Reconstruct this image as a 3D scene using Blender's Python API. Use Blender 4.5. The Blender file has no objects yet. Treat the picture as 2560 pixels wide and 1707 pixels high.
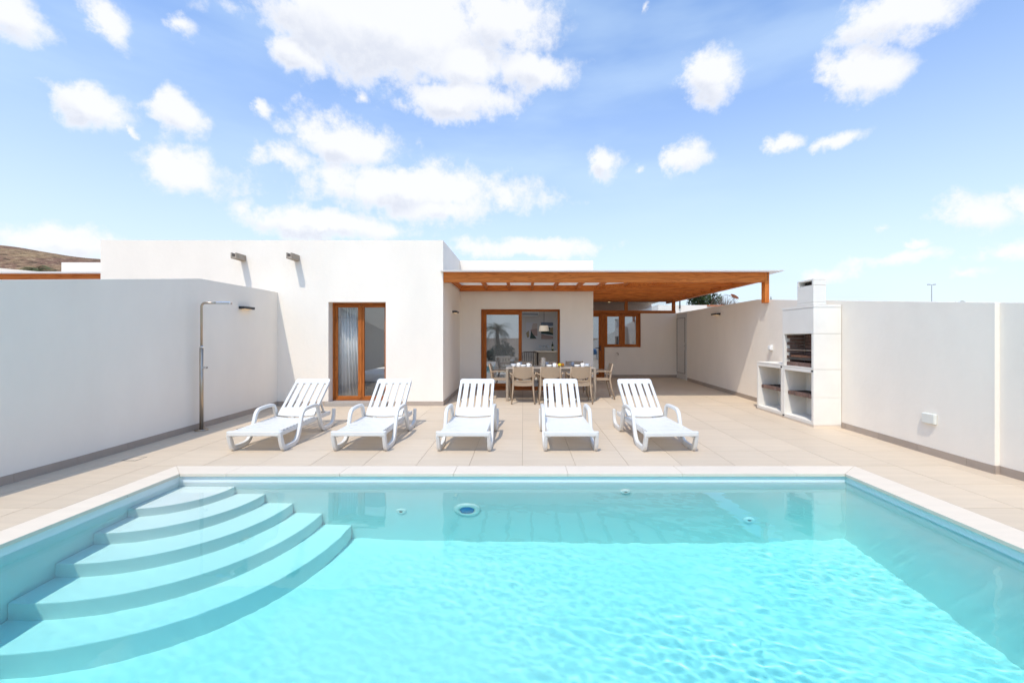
import bpy, math, random
from mathutils import Vector, Matrix, noise
random.seed(11)
R = math.radians
S = bpy.context.scene
COL = S.collection

# ------------------------------------------------------------------ camera
cam = bpy.data.cameras.new('camera'); co = bpy.data.objects.new('camera', cam); COL.objects.link(co)
co.location = (0, 0, 1.44); co.rotation_euler = (R(90), 0, 0)
cam.sensor_width = 36; cam.sensor_fit = 'HORIZONTAL'; cam.lens = 15.117
cam.shift_x = -0.0109; cam.shift_y = -0.0037
cam.clip_start = 0.05; cam.clip_end = 3000
S.camera = co

# ------------------------------------------------------------------ sun, exposure, sampling
LD = Vector((0.38, 1.0, -1.79)).normalized()          # direction the sunlight travels
sl = bpy.data.lights.new('sun', 'SUN'); so = bpy.data.objects.new('sun', sl); COL.objects.link(so)
sl.energy = 2.35; sl.angle = R(0.5); sl.color = (1.0, 0.93, 0.82)
so.rotation_euler = LD.to_track_quat('-Z', 'Y').to_euler(); so.location = (-4, -10, 20)
sl.cycles.is_caustics_light = True
SUN_EL = math.asin(-LD.z)
SUN_AZ = math.atan2(-LD.x, -LD.y)                      # clockwise from +Y
S.view_settings.view_transform = 'Standard'; S.view_settings.look = 'None'
S.view_settings.gamma = 1; S.view_settings.exposure = 0.40
S.view_settings.use_curve_mapping = False
S.render.engine = 'CYCLES'
cy = S.cycles
cy.use_adaptive_sampling = True; cy.adaptive_threshold = 0.02; cy.adaptive_min_samples = 16
cy.use_denoising = True; cy.use_light_tree = True
try: cy.denoiser = 'OPENIMAGEDENOISE'
except Exception: pass
cy.max_bounces = 12; cy.diffuse_bounces = 6; cy.glossy_bounces = 4; cy.transmission_bounces = 6
cy.transparent_max_bounces = 16; cy.volume_bounces = 0
cy.caustics_reflective = False; cy.caustics_refractive = True
cy.sample_clamp_indirect = 6; cy.blur_glossy = 0.5

# ------------------------------------------------------------------ node helpers
class NT:
    def __init__(s, tree): s.t = tree; tree.nodes.clear()
    def n(s, kind, **kw):
        nd = s.t.nodes.new(kind)
        for k, v in kw.items():
            if k.startswith('i_'):
                key = k[2:]; key = int(key) if key.isdigit() else key
                sock = nd.inputs[key]
                if isinstance(v, bpy.types.NodeSocket): s.t.links.new(v, sock)
                else: sock.default_value = v
            else: setattr(nd, k, v)
        return nd
    def m(s, op, a, b=None, c=None, clamp=False):
        nd = s.t.nodes.new('ShaderNodeMath'); nd.operation = op; nd.use_clamp = clamp
        for i, v in enumerate((a, b, c)):
            if v is None: continue
            if isinstance(v, bpy.types.NodeSocket): s.t.links.new(v, nd.inputs[i])
            else: nd.inputs[i].default_value = v
        return nd.outputs[0]
    def mix(s, f, a, b, blend='MIX'):
        nd = s.t.nodes.new('ShaderNodeMix'); nd.data_type = 'RGBA'; nd.blend_type = blend
        for i, v in ((0, f), (6, a), (7, b)):
            if isinstance(v, bpy.types.NodeSocket): s.t.links.new(v, nd.inputs[i])
            else: nd.inputs[i].default_value = v if i == 0 or len(v) == 4 else (*v, 1)
        return nd.outputs[2]
    def ramp(s, f, stops):
        nd = s.t.nodes.new('ShaderNodeValToRGB'); e = nd.color_ramp.elements
        while len(e) < len(stops): e.new(0.5)
        for el, (p, c) in zip(e, stops):
            el.position = p; el.color = c if len(c) == 4 else (*c, 1)
        s.t.links.new(f, nd.inputs[0]); return nd.outputs[0]
    def smooth(s, v, a, b):
        nd = s.n('ShaderNodeMapRange', interpolation_type='SMOOTHSTEP')
        s.t.links.new(v, nd.inputs[0]); nd.inputs[1].default_value = a; nd.inputs[2].default_value = b
        return nd.outputs[0]
    def link(s, a, b): s.t.links.new(a, b)

# ------------------------------------------------------------------ world: Nishita sky with fair-weather cumulus
W = bpy.data.worlds.new('World'); S.world = W; W.use_nodes = True
w = NT(W.node_tree)
geo = w.n('ShaderNodeTexCoord')
dirv = w.n('ShaderNodeVectorMath', operation='NORMALIZE', i_0=geo.outputs['Generated']).outputs[0]
sep = w.n('ShaderNodeSeparateXYZ', i_0=dirv)
sky = w.n('ShaderNodeTexSky', sky_type='NISHITA', sun_disc=False)
sky.sun_elevation = SUN_EL; sky.sun_rotation = SUN_AZ
sky.altitude = 50; sky.air_density = 1.0; sky.dust_density = 1.6; sky.ozone_density = 1.6
az = w.m('ARCTAN2', sep.outputs[0], sep.outputs[1]); el = w.m('ARCSINE', sep.outputs[2])
elc = w.m('MAXIMUM', el, 0.0)
# warp of the cloud field so that outlines curl
nz1 = w.n('ShaderNodeTexNoise', i_Vector=dirv, i_Scale=9.0, i_Detail=6.0, i_Roughness=0.62)
nz2 = w.n('ShaderNodeTexNoise', i_Vector=dirv, i_Scale=24.0, i_Detail=6.0, i_Roughness=0.64)
aw = w.n('ShaderNodeCombineXYZ', i_X=az, i_Y=el)
wv = w.n('ShaderNodeVectorMath', operation='SUBTRACT', i_0=nz1.outputs['Color'], i_1=(0.5, 0.5, 0.5)).outputs[0]
wv = w.n('ShaderNodeVectorMath', operation='MULTIPLY', i_0=wv, i_1=(0.13, 0.075, 0.0)).outputs[0]
pos = w.n('ShaderNodeVectorMath', operation='ADD', i_0=aw.outputs[0], i_1=wv).outputs[0]
CLOUDS = [(-49.8,25.7,1.8,1.7,1.00),(-44.6,27.4,1.8,1.8,0.95),(-38.4,29.5,2.5,1.1,0.55),(-27.6,30.5,3.4,2.3,1.00),(-17.3,35.2,11.3,3.9,1.35),(-3.3,36.3,8.3,3.4,1.00),(-7.6,32.1,6.2,2.9,1.00),(1.6,32.0,5.8,2.0,0.95),(-8.7,28.6,7.1,1.8,1.05),(-44.8,20.5,2.2,1.6,1.00),(-38.6,22.0,2.0,1.6,1.00),(-31.7,24.1,1.4,1.0,0.85),(-20.5,28.1,1.4,1.0,0.50),(-42.4,19.6,0.6,0.5,0.70),(-38.2,16.9,4.1,2.4,0.90),(-29.5,19.9,4.3,1.6,0.85),(-22.9,22.8,7.1,2.0,1.05),(-13.8,18.3,13.5,2.5,1.15),(-24.1,13.5,9.6,1.4,1.05),(-12.1,16.3,8.0,1.8,1.05),(-47.5,8.7,6.5,1.6,0.95),(1.1,11.9,9.8,1.0,0.95),(10.7,21.7,2.4,1.5,0.95),(15.1,21.3,1.2,0.9,0.50),(20.7,21.2,2.8,1.4,0.95),(31.3,21.1,2.4,0.9,0.85),(36.0,20.5,2.7,0.9,0.80),(24.1,29.2,3.0,2.5,0.95),(38.5,25.7,3.5,2.2,1.00),(41.3,29.5,4.4,2.1,1.05),(46.3,11.6,3.2,1.6,0.85),(49.5,11.9,1.5,1.3,0.90),(39.3,11.1,1.7,0.9,0.60),(42.2,9.1,1.0,0.7,0.80),(41.2,7.9,4.8,0.8,0.70),(48.6,7.7,2.0,1.0,0.85),(35.3,7.3,3.9,0.9,0.50),(46.7,6.0,2.7,0.6,0.50),(15.5,36.8,0.8,1.1,0.70)]
rnd = random.Random(5)
for k in range(12):                                    # the same cumulus field goes on round the rest of the sky
    a = rnd.uniform(62, 298); a = a - 360 if a > 180 else a
    e = rnd.uniform(6, 42)
    CLOUDS.append((a, e, rnd.uniform(3, 11) * (1 + e / 60), rnd.uniform(1.5, 3.5), rnd.uniform(0.6, 1.1)))
for k in range(4):
    CLOUDS.append((rnd.uniform(-60, 60), rnd.uniform(48, 75), rnd.uniform(6, 16), rnd.uniform(2, 4), rnd.uniform(0.7, 1.05)))
field = None; under = None
for (ca, ce, ra, re, st) in CLOUDS:
    d = w.n('ShaderNodeVectorMath', operation='SUBTRACT', i_0=pos, i_1=(R(ca), R(ce), 0)).outputs[0]
    d = w.n('ShaderNodeVectorMath', operation='MULTIPLY', i_0=d, i_1=(1 / R(ra * 1.22 + .3), 1 / R(re * 1.25 + .3), 0)).outputs[0]
    l = w.n('ShaderNodeVectorMath', operation='LENGTH', i_0=d).outputs['Value']
    v = w.m('MULTIPLY_ADD', l, -1.0, st)
    field = v if field is None else w.m('MAXIMUM', field, v)
    if re > 1.35 and abs(ca) < 60:                      # the same cloud sampled lower down: tells its base from its top
        d2 = w.n('ShaderNodeVectorMath', operation='ADD', i_0=d, i_1=(0.12, 0.5, 0)).outputs[0]
        l2 = w.n('ShaderNodeVectorMath', operation='LENGTH', i_0=d2).outputs['Value']
        v2 = w.m('MULTIPLY_ADD', l2, -1.0, st)
        under = v2 if under is None else w.m('MAXIMUM', under, v2)
nsum = w.m('ADD', w.m('MULTIPLY', w.m('SUBTRACT', nz1.outputs['Fac'], 0.5), 1.5), w.m('MULTIPLY', w.m('SUBTRACT', nz2.outputs['Fac'], 0.5), 1.25))
dens = w.m('ADD', field, nsum)
cov = w.smooth(dens, -0.04, 0.60)
# thin veils
veil = w.n('ShaderNodeTexNoise', i_Vector=w.n('ShaderNodeMapping', i_Vector=dirv, i_Scale=(1.2, 1.2, 4.5)).outputs[0], i_Scale=1.7, i_Detail=5.0, i_Roughness=0.5)
veilf = w.m('MULTIPLY', w.smooth(veil.outputs['Fac'], 0.40, 0.72), 0.42)
hz = w.m('POWER', w.m('SUBTRACT', 1.0, w.m('MULTIPLY', elc, 1.35, clamp=True), clamp=True), 1.5)
skyc = w.n('ShaderNodeVectorMath', operation='SCALE', i_0=sky.outputs[0]); skyc.inputs['Scale'].default_value = 0.11
base = w.mix(1.0, skyc.outputs[0], (1.14, 1.60, 2.06), 'MULTIPLY')
base = w.mix(w.m('MULTIPLY', hz, 0.95), base, (0.70, 0.75, 0.795))
base = w.mix(veilf, base, (0.53, 0.68, 0.84))
low = w.smooth(w.m('ADD', w.m('SUBTRACT', under, field), w.m('MULTIPLY', w.m('SUBTRACT', nz1.outputs['Fac'], 0.5), 1.4)), -0.15, 0.55)
shade = w.m('MULTIPLY', low, w.smooth(dens, 0.15, 0.75))
ccol = w.mix(shade, (0.77, 0.775, 0.79), (0.60, 0.625, 0.695))
fin = w.mix(w.m('MULTIPLY', cov, 0.93), base, ccol)
bg = w.n('ShaderNodeBackground', i_Color=fin, i_Strength=1.0)
w.link(bg.outputs[0], w.n('ShaderNodeOutputWorld').inputs[0])
W.cycles.sampling_method = 'MANUAL'; W.cycles.sample_map_resolution = 512

# ------------------------------------------------------------------ materials
MATS = {}
def mat(name, col, rough=0.6, spec=0.5, metal=0.0, bump=None, var=None, coat=0.0, emit=None, rnd=0.0, speck=None):
    """bump=(scale,strength,dist); var=(scale,amount,stretch) tonal noise; rnd=per-object brightness variation"""
    m = bpy.data.materials.new(name); m.use_nodes = True; t = NT(m.node_tree)
    out = t.n('ShaderNodeOutputMaterial'); p = t.n('ShaderNodeBsdfPrincipled')
    t.link(p.outputs[0], out.inputs[0])
    p.inputs['Roughness'].default_value = rough; p.inputs['Metallic'].default_value = metal
    p.inputs['Specular IOR Level'].default_value = spec; p.inputs['Coat Weight'].default_value = coat
    tc = t.n('ShaderNodeTexCoord')
    c = t.n('ShaderNodeRGB'); c.outputs[0].default_value = (*col, 1); c = c.outputs[0]
    if var:
        sc, am, stx = var
        mp = t.n('ShaderNodeMapping', i_Vector=tc.outputs['Object'], i_Scale=stx)
        nz = t.n('ShaderNodeTexNoise', i_Vector=mp.outputs[0], i_Scale=sc, i_Detail=7.0, i_Roughness=0.6)
        f = t.n('ShaderNodeMapRange', i_0=nz.outputs['Fac'], i_1=0.3, i_2=0.7, i_3=1 - am, i_4=1 + am)
        v = t.n('ShaderNodeVectorMath', operation='SCALE', i_0=c); t.link(f.outputs[0], v.inputs['Scale']); c = v.outputs[0]
    if speck:
        sc, thr, scol = speck
        nz = t.n('ShaderNodeTexNoise', i_Vector=tc.outputs['Object'], i_Scale=sc, i_Detail=6.0, i_Roughness=0.7)
        c = t.mix(t.m('MULTIPLY', t.smooth(nz.outputs['Fac'], thr, thr + .12), 0.6), c, scol)
    if rnd:
        oi = t.n('ShaderNodeObjectInfo')
        f = t.n('ShaderNodeMapRange', i_0=oi.outputs['Random'], i_3=1 - rnd, i_4=1 + rnd)
        v = t.n('ShaderNodeVectorMath', operation='SCALE', i_0=c); t.link(f.outputs[0], v.inputs['Scale']); c = v.outputs[0]
    t.link(c, p.inputs['Base Color'])
    if bump:
        nz = t.n('ShaderNodeTexNoise', i_Vector=tc.outputs['Object'], i_Scale=bump[0], i_Detail=6.0, i_Roughness=0.65)
        b = t.n('ShaderNodeBump', i_Strength=bump[1], i_Distance=bump[2], i_Height=nz.outputs['Fac'])
        t.link(b.outputs[0], p.inputs['Normal'])
    if emit:
        p.inputs['Emission Color'].default_value = (*emit[0], 1); p.inputs['Emission Strength'].default_value = emit[1]
    MATS[name] = m
    return m

def wood(name, axis, col, dark):
    m = bpy.data.materials.new(name); m.use_nodes = True; t = NT(m.node_tree)
    out = t.n('ShaderNodeOutputMaterial'); p = t.n('ShaderNodeBsdfPrincipled'); t.link(p.outputs[0], out.inputs[0])
    tc = t.n('ShaderNodeTexCoord'); sc = [9.0, 9.0, 9.0]; sc[axis] = 0.55
    oi = t.n('ShaderNodeObjectInfo')
    ofs = t.n('ShaderNodeVectorMath', operation='SCALE', i_0=(13.0, 7.0, 5.0)); t.link(oi.outputs['Random'], ofs.inputs['Scale'])
    ps = t.n('ShaderNodeVectorMath', operation='ADD', i_0=tc.outputs['Object'], i_1=ofs.outputs[0])
    mp = t.n('ShaderNodeMapping', i_Vector=ps.outputs[0], i_Scale=sc)
    n1 = t.n('ShaderNodeTexNoise', i_Vector=mp.outputs[0], i_Scale=1.0, i_Detail=3.0, i_Distortion=1.4)
    sc2 = [60.0] * 3; sc2[axis] = 2.0
    n2 = t.n('ShaderNodeTexNoise', i_Vector=t.n('ShaderNodeMapping', i_Vector=ps.outputs[0], i_Scale=sc2).outputs[0], i_Scale=1.5, i_Detail=5.0)
    rings = t.m('ABSOLUTE', t.m('SINE', t.m('MULTIPLY', n1.outputs['Fac'], 26.0)))
    f = t.m('ADD', t.m('MULTIPLY', rings, 0.38), t.m('MULTIPLY', n2.outputs['Fac'], 0.62))
    c = t.mix(t.smooth(f, 0.15, 0.85), dark, col)
    t.link(c, p.inputs['Base Color']); p.inputs['Roughness'].default_value = 0.6; p.inputs['Specular IOR Level'].default_value = 0.18
    p.inputs['Coat Roughness'].default_value = 0.3
    b = t.n('ShaderNodeBump', i_Strength=0.12, i_Distance=0.002, i_Height=f); t.link(b.outputs[0], p.inputs['Normal'])
    MATS[name] = m
    return m

WC, WD = (0.70, 0.222, 0.048), (0.40, 0.100, 0.018)
for i, a in enumerate('xyz'): wood('wood_' + a, i, WC, WD)
for i, a in enumerate('xyz'): wood('frame_' + a, i, (0.48, 0.150, 0.032), (0.26, 0.070, 0.015))
mat('stucco', (0.86, 0.785, 0.685), 0.92, 0.2, bump=(14, 0.35, 0.007), var=(1.1, 0.04, (1, 1, 0.4)))
mat('stucco_rough', (0.86, 0.785, 0.685), 0.92, 0.2, bump=(6, 0.32, 0.014), var=(1.3, 0.035, (1, 1, 0.4)))
mat('precast', (0.80, 0.755, 0.68), 0.85, 0.25, bump=(80, 0.25, 0.003), var=(3.0, 0.035, (1, 1, 1)), speck=(6, 0.66, (0.62, 0.56, 0.47)))
mat('tile', (0.59, 0.475, 0.352), 0.55, 0.4, bump=(40, 0.06, 0.002), var=(2.2, 0.06, (0.6, 5, 1)), rnd=0.035)
mat('grout', (0.34, 0.26, 0.19), 0.9, 0.2)
mat('coping', (0.70, 0.60, 0.485), 0.6, 0.35, bump=(60, 0.08, 0.002), var=(3, 0.035, (1, 4, 1)), rnd=0.025)
mat('skirt', (0.40, 0.325, 0.265), 0.5, 0.4, var=(4, 0.07, (1, 1, 3)), rnd=0.05)
mat('resin_white', (0.69, 0.67, 0.63), 0.38, 0.45, bump=(120, 0.03, 0.001))
mat('resin_taupe', (0.40, 0.295, 0.20), 0.5, 0.4, bump=(150, 0.05, 0.001))
mat('table_taupe', (0.34, 0.27, 0.20), 0.35, 0.5)
mat('table_top', (0.42, 0.36, 0.30), 0.3, 0.5, var=(6, 0.06, (1, 1, 1)))
mat('pool_plaster', (0.745, 0.785, 0.78), 0.8, 0.2, var=(1.4, 0.02, (1, 1, 1)), bump=(30, 0.05, 0.002))
mat('steel', (0.46, 0.38, 0.30), 0.28, 0.5, metal=1.0, var=(8, 0.1, (1, 1, 0.3)))
mat('chrome', (0.72, 0.73, 0.74), 0.16, 0.5, metal=1.0)
mat('black_metal', (0.025, 0.025, 0.027), 0.45)
mat('spout_stone', (0.36, 0.30, 0.24), 0.8, 0.3, bump=(60, 0.2, 0.003), var=(12, 0.12, (1, 1, 1)))
mat('sill_stone', (0.40, 0.36, 0.32), 0.6, 0.3, speck=(90, 0.52, (0.16, 0.14, 0.12)))
mat('roof_sheet', (0.80, 0.79, 0.77), 0.5, 0.4)
def translucent(m, fac, col):                          # added translucency: passes daylight through the sheet to brighten the porch
    t = m.node_tree; out = [n for n in t.nodes if n.type == 'OUTPUT_MATERIAL'][0]; p = [n for n in t.nodes if n.type == 'BSDF_PRINCIPLED'][0]
    tr = t.nodes.new('ShaderNodeBsdfTranslucent'); tr.inputs[0].default_value = (*col, 1)
    mx = t.nodes.new('ShaderNodeMixShader'); mx.inputs[0].default_value = fac
    t.links.new(p.outputs[0], mx.inputs[1]); t.links.new(tr.outputs[0], mx.inputs[2]); t.links.new(mx.outputs[0], out.inputs[0])
translucent(MATS['roof_sheet'], 0.45, (0.9, 0.87, 0.82))
mat('brick', (0.20, 0.125, 0.10), 0.85, 0.3, bump=(50, 0.3, 0.004), var=(14, 0.12, (1, 1, 1)), rnd=0.22)
mat('soot', (0.05, 0.042, 0.038), 0.95, 0.1, var=(5, 0.3, (1, 1, 1)))
mat('iron', (0.10, 0.095, 0.09), 0.5, 0.5, metal=0.6)
mat('rust', (0.21, 0.10, 0.06), 0.9, 0.2, var=(20, 0.3, (1, 1, 1)))
mat('grill_wire', (0.55, 0.53, 0.5), 0.35, 0.5, metal=0.9)
mat('plastic_cream', (0.72, 0.71, 0.64), 0.45)
mat('plastic_white', (0.82, 0.82, 0.80), 0.4)
mat('door_grey', (0.66, 0.635, 0.60), 0.5, 0.4)
mat('door_dark', (0.12, 0.11, 0.10), 0.6)
mat('ceramic_white', (0.85, 0.85, 0.84), 0.15, 0.5, coat=0.3)
mat('ceramic_grey', (0.36, 0.38, 0.42), 0.2, 0.5, coat=0.3)
mat('orange', (0.80, 0.27, 0.02), 0.45, bump=(160, 0.2, 0.002))
mat('lemon', (0.85, 0.66, 0.03), 0.42, bump=(140, 0.2, 0.002))
mat('grape', (0.06, 0.012, 0.03), 0.3)
mat('rattan', (0.075, 0.045, 0.03), 0.6)
mat('room_wall', (0.78, 0.74, 0.69), 0.95, 0.1)
mat('room_floor', (0.55, 0.49, 0.43), 0.5)
mat('fabric_white', (0.80, 0.80, 0.79), 0.95, 0.1, bump=(200, 0.2, 0.002))
mat('towel_blue', (0.06, 0.16, 0.42), 0.95, 0.1, bump=(150, 0.4, 0.004))
mat('shade_fabric', (0.62, 0.53, 0.42), 0.9, 0.1)
mat('console_wood', (0.34, 0.30, 0.26), 0.5)
mat('bottle_glass', (0.03, 0.045, 0.015), 0.08, 0.5)
mat('label_paper', (0.7, 0.66, 0.5), 0.8)
mat('canvas_sand', (0.66, 0.55, 0.47), 0.9); mat('canvas_white', (0.78, 0.76, 0.76), 0.9)
mat('canvas_green', (0.06, 0.10, 0.09), 0.9); mat('canvas_rose', (0.50, 0.36, 0.31), 0.9); mat('canvas_blue', (0.22, 0.27, 0.33), 0.9)
mat('canvas_ochre', (0.42, 0.33, 0.20), 0.9)
mat('leaf', (0.055, 0.085, 0.028), 0.6, 0.3, rnd=0.25, var=(3, 0.25, (1, 1, 1)))
mat('leaf_olive', (0.095, 0.105, 0.035), 0.6, 0.3, var=(2, 0.3, (1, 1, 1)))
mat('twig', (0.17, 0.12, 0.09), 0.9)
mat('bark', (0.12, 0.085, 0.06), 0.9, bump=(20, 0.5, 0.02))
mat('terracotta', (0.46, 0.18, 0.09), 0.85, var=(4, 0.15, (1, 1, 1)))
mat('pole_grey', (0.42, 0.44, 0.46), 0.5, metal=0.5)
mat('cover_blue', (0.03, 0.20, 0.48), 0.5)
mat('lens_blue', (0.02, 0.22, 0.50), 0.2, coat=0.5)
mat('lamp_warm', (0.9, 0.8, 0.6), 0.5, emit=((1.0, 0.62, 0.30), 0.45))
mat('spot_warm', (0.9, 0.85, 0.7), 0.5, emit=((1.0, 0.80, 0.45), 1.6))
mat('soil', (0.30, 0.22, 0.15), 0.95, 0.1, var=(0.05, 0.25, (1, 1, 1)), bump=(2, 0.5, 0.1))

def hill_mat():
    m = bpy.data.materials.new('hill'); m.use_nodes = True; t = NT(m.node_tree)
    out = t.n('ShaderNodeOutputMaterial'); p = t.n('ShaderNodeBsdfPrincipled', i_Roughness=0.95); t.link(p.outputs[0], out.inputs[0])
    p.inputs['Specular IOR Level'].default_value = 0.1
    tc = t.n('ShaderNodeTexCoord')
    a = t.n('ShaderNodeTexNoise', i_Vector=tc.outputs['Object'], i_Scale=0.035, i_Detail=6.0, i_Roughness=0.6)
    b = t.n('ShaderNodeTexNoise', i_Vector=tc.outputs['Object'], i_Scale=0.38, i_Detail=9.0, i_Roughness=0.72)
    c = t.mix(t.smooth(a.outputs['Fac'], 0.4, 0.62), (0.31, 0.205, 0.11), (0.20, 0.11, 0.075))
    c = t.mix(t.smooth(b.outputs['Fac'], 0.52, 0.62), c, (0.075, 0.058, 0.036))
    c = t.mix(t.smooth(b.outputs['Fac'], 0.47, 0.36), c, (0.40, 0.29, 0.17))
    t.link(c, p.inputs['Base Color'])
    bp = t.n('ShaderNodeBump', i_Strength=0.8, i_Distance=1.5, i_Height=b.outputs['Fac']); t.link(bp.outputs[0], p.inputs['Normal'])
    MATS['hill'] = m
hill_mat()

def pane_mat(name, f0, tint):
    m = bpy.data.materials.new(name); m.use_nodes = True; t = NT(m.node_tree)
    out = t.n('ShaderNodeOutputMaterial')
    tr = t.n('ShaderNodeBsdfTransparent', i_Color=(*tint, 1)); gl = t.n('ShaderNodeBsdfGlossy', i_Roughness=0.0)
    gl.inputs['Color'].default_value = (0.95, 0.97, 1, 1)
    ge = t.n('ShaderNodeNewGeometry')
    dt = t.n('ShaderNodeVectorMath', operation='DOT_PRODUCT', i_0=ge.outputs['Incoming'], i_1=ge.outputs['Normal']).outputs['Value']
    pw = t.m('POWER', t.m('SUBTRACT', 1.0, t.m('ABSOLUTE', dt), clamp=True), 5.0)
    fr = t.m('MULTIPLY_ADD', pw, 1 - f0, f0, clamp=True)      # Schlick reflectance, same from both sides of the thin pane
    mx = t.n('ShaderNodeMixShader', i_0=fr, i_1=tr.outputs[0], i_2=gl.outputs[0])
    t.link(mx.outputs[0], out.inputs[0]); MATS[name] = m
pane_mat('pane', 0.07, (0.95, 0.96, 0.96))
pane_mat('pane_strong', 0.22, (0.80, 0.82, 0.83))
pane_mat('drink_glass', 0.08, (0.95, 0.96, 0.96))

def water_mat():
    m = bpy.data.materials.new('water'); m.use_nodes = True; t = NT(m.node_tree)
    out = t.n('ShaderNodeOutputMaterial')
    g = t.n('ShaderNodeBsdfGlass', i_IOR=1.333, i_Roughness=0.0)
    g.inputs['Color'].default_value = (1, 1, 1, 1)
    t.link(g.outputs[0], out.inputs['Surface'])
    MATS['water'] = m
    m = bpy.data.materials.new('water_body'); m.use_nodes = True; t = NT(m.node_tree)
    out = t.n('ShaderNodeOutputMaterial')
    v = t.n('ShaderNodeVolumeAbsorption', i_Density=0.55); v.inputs['Color'].default_value = (0.06, 0.945, 0.955, 1)
    t.link(v.outputs[0], out.inputs['Volume'])
    MATS['water_body'] = m
water_mat()

# ------------------------------------------------------------------ mesh helpers
class MB:
    def __init__(s): s.v = []; s.f = []
    def add(s, vs, fs):
        o = len(s.v); s.v += [tuple(p) for p in vs]; s.f += [tuple(i + o for i in q) for q in fs]; return s
    def box(s, x0, x1, y0, y1, z0, z1):
        return s.add([(x0,y0,z0),(x1,y0,z0),(x1,y1,z0),(x0,y1,z0),(x0,y0,z1),(x1,y0,z1),(x1,y1,z1),(x0,y1,z1)],
                     [(0,3,2,1),(4,5,6,7),(0,1,5,4),(1,2,6,5),(2,3,7,6),(3,0,4,7)])
    def hexa(s, b, t):                                  # 4 bottom + 4 top points
        return s.add(list(b) + list(t), [(0,3,2,1),(4,5,6,7),(0,1,5,4),(1,2,6,5),(2,3,7,6),(3,0,4,7)])
    def prism(s, pts, axis, a, b):                      # 2D polygon extruded along an axis
        def P(u, v, w_): return ((w_, u, v), (u, w_, v), (u, v, w_))[axis]
        n = len(pts)
        vs = [P(u, v, a) for u, v in pts] + [P(u, v, b) for u, v in pts]
        fs = [tuple(range(n))[::-1], tuple(range(n, 2 * n))] + [(i, (i + 1) % n, n + (i + 1) % n, n + i) for i in range(n)]
        return s.add(vs, fs)
    def ribbon(s, path, wd, x0, x1):                    # 2D (y,z) centre line with a width, extruded in x
        L = []; Rr = []
        for i, p in enumerate(path):
            a = Vector(path[max(i - 1, 0)]); b = Vector(path[min(i + 1, len(path) - 1)])
            d = (b - a).normalized(); nrm = Vector((-d.y, d.x))
            ww = wd[i] if isinstance(wd, (list, tuple)) else wd
            L.append(Vector(p) + nrm * ww / 2); Rr.append(Vector(p) - nrm * ww / 2)
        n = len(path); vs = []
        for i in range(n):
            vs += [(x0, L[i].x, L[i].y), (x1, L[i].x, L[i].y), (x1, Rr[i].x, Rr[i].y), (x0, Rr[i].x, Rr[i].y)]
        fs = [(0, 1, 2, 3), (4*n-1, 4*n-2, 4*n-3, 4*n-4)]
        for i in range(n - 1):
            o = 4 * i
            for k in range(4): fs.append((o + k, o + 4 + k, o + 4 + (k + 1) % 4, o + (k + 1) % 4))
        return s.add(vs, fs)
    def tube(s, path, r, seg=8, cap=True):
        path = [Vector(p) for p in path]; n = len(path); vs = []
        up = None
        for i, p in enumerate(path):
            d = (path[min(i + 1, n - 1)] - path[max(i - 1, 0)]).normalized()
            if up is None:
                up = Vector((0, 0, 1)) if abs(d.z) < 0.9 else Vector((0, 1, 0))
            a = d.cross(up).normalized(); up = a.cross(d).normalized()
            rr = r[i] if isinstance(r, list) else r
            ra, rb = rr if isinstance(rr, tuple) else (rr, rr)
            for k in range(seg):
                t = 2 * math.pi * k / seg
                vs.append(p + a * math.cos(t) * ra + up * math.sin(t) * rb)
        fs = [(i * seg + k, i * seg + (k + 1) % seg, (i + 1) * seg + (k + 1) % seg, (i + 1) * seg + k) for i in range(n - 1) for k in range(seg)]
        if cap: fs += [tuple(range(seg))[::-1], tuple(range((n - 1) * seg, n * seg))]
        return s.add(vs, fs)
    def lathe(s, prof, c=(0, 0, 0), seg=24, axis='z'):
        vs = []; n = len(prof)
        for (r, z) in prof:
            for k in range(seg):
                t = 2 * math.pi * k / seg; x, y = r * math.cos(t), r * math.sin(t)
                q = (x, y, z) if axis == 'z' else ((x, z, y) if axis == 'y' else (z, x, y))
                vs.append((q[0] + c[0], q[1] + c[1], q[2] + c[2]))
        fs = [(i * seg + k, i * seg + (k + 1) % seg, (i + 1) * seg + (k + 1) % seg, (i + 1) * seg + k) for i in range(n - 1) for k in range(seg)]
        fs += [tuple(range(seg))[::-1], tuple(range((n - 1) * seg, n * seg))]
        return s.add(vs, fs)
    def ball(s, c, r, seg=10, sq=(1, 1, 1)):
        prof = [(max(math.sin(math.pi * i / 8), 0.02) * r, -math.cos(math.pi * i / 8) * r) for i in range(9)]
        o = len(s.v); s.lathe(prof, (0, 0, 0), seg)
        for i in range(o, len(s.v)):
            x, y, z = s.v[i]; s.v[i] = (x * sq[0] + c[0], y * sq[1] + c[1], z * sq[2] + c[2])
        return s
    def xf(s, mtx, o=0):
        for i in range(o, len(s.v)): s.v[i] = tuple(mtx @ Vector(s.v[i]))
        return s
    def mesh(s, name, m, smooth=False):
        me = bpy.data.meshes.new(name); me.from_pydata(s.v, [], s.f); me.update()
        if m: me.materials.append(MATS[m])
        if smooth:
            for p in me.polygons: p.use_smooth = True
        return me

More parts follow.
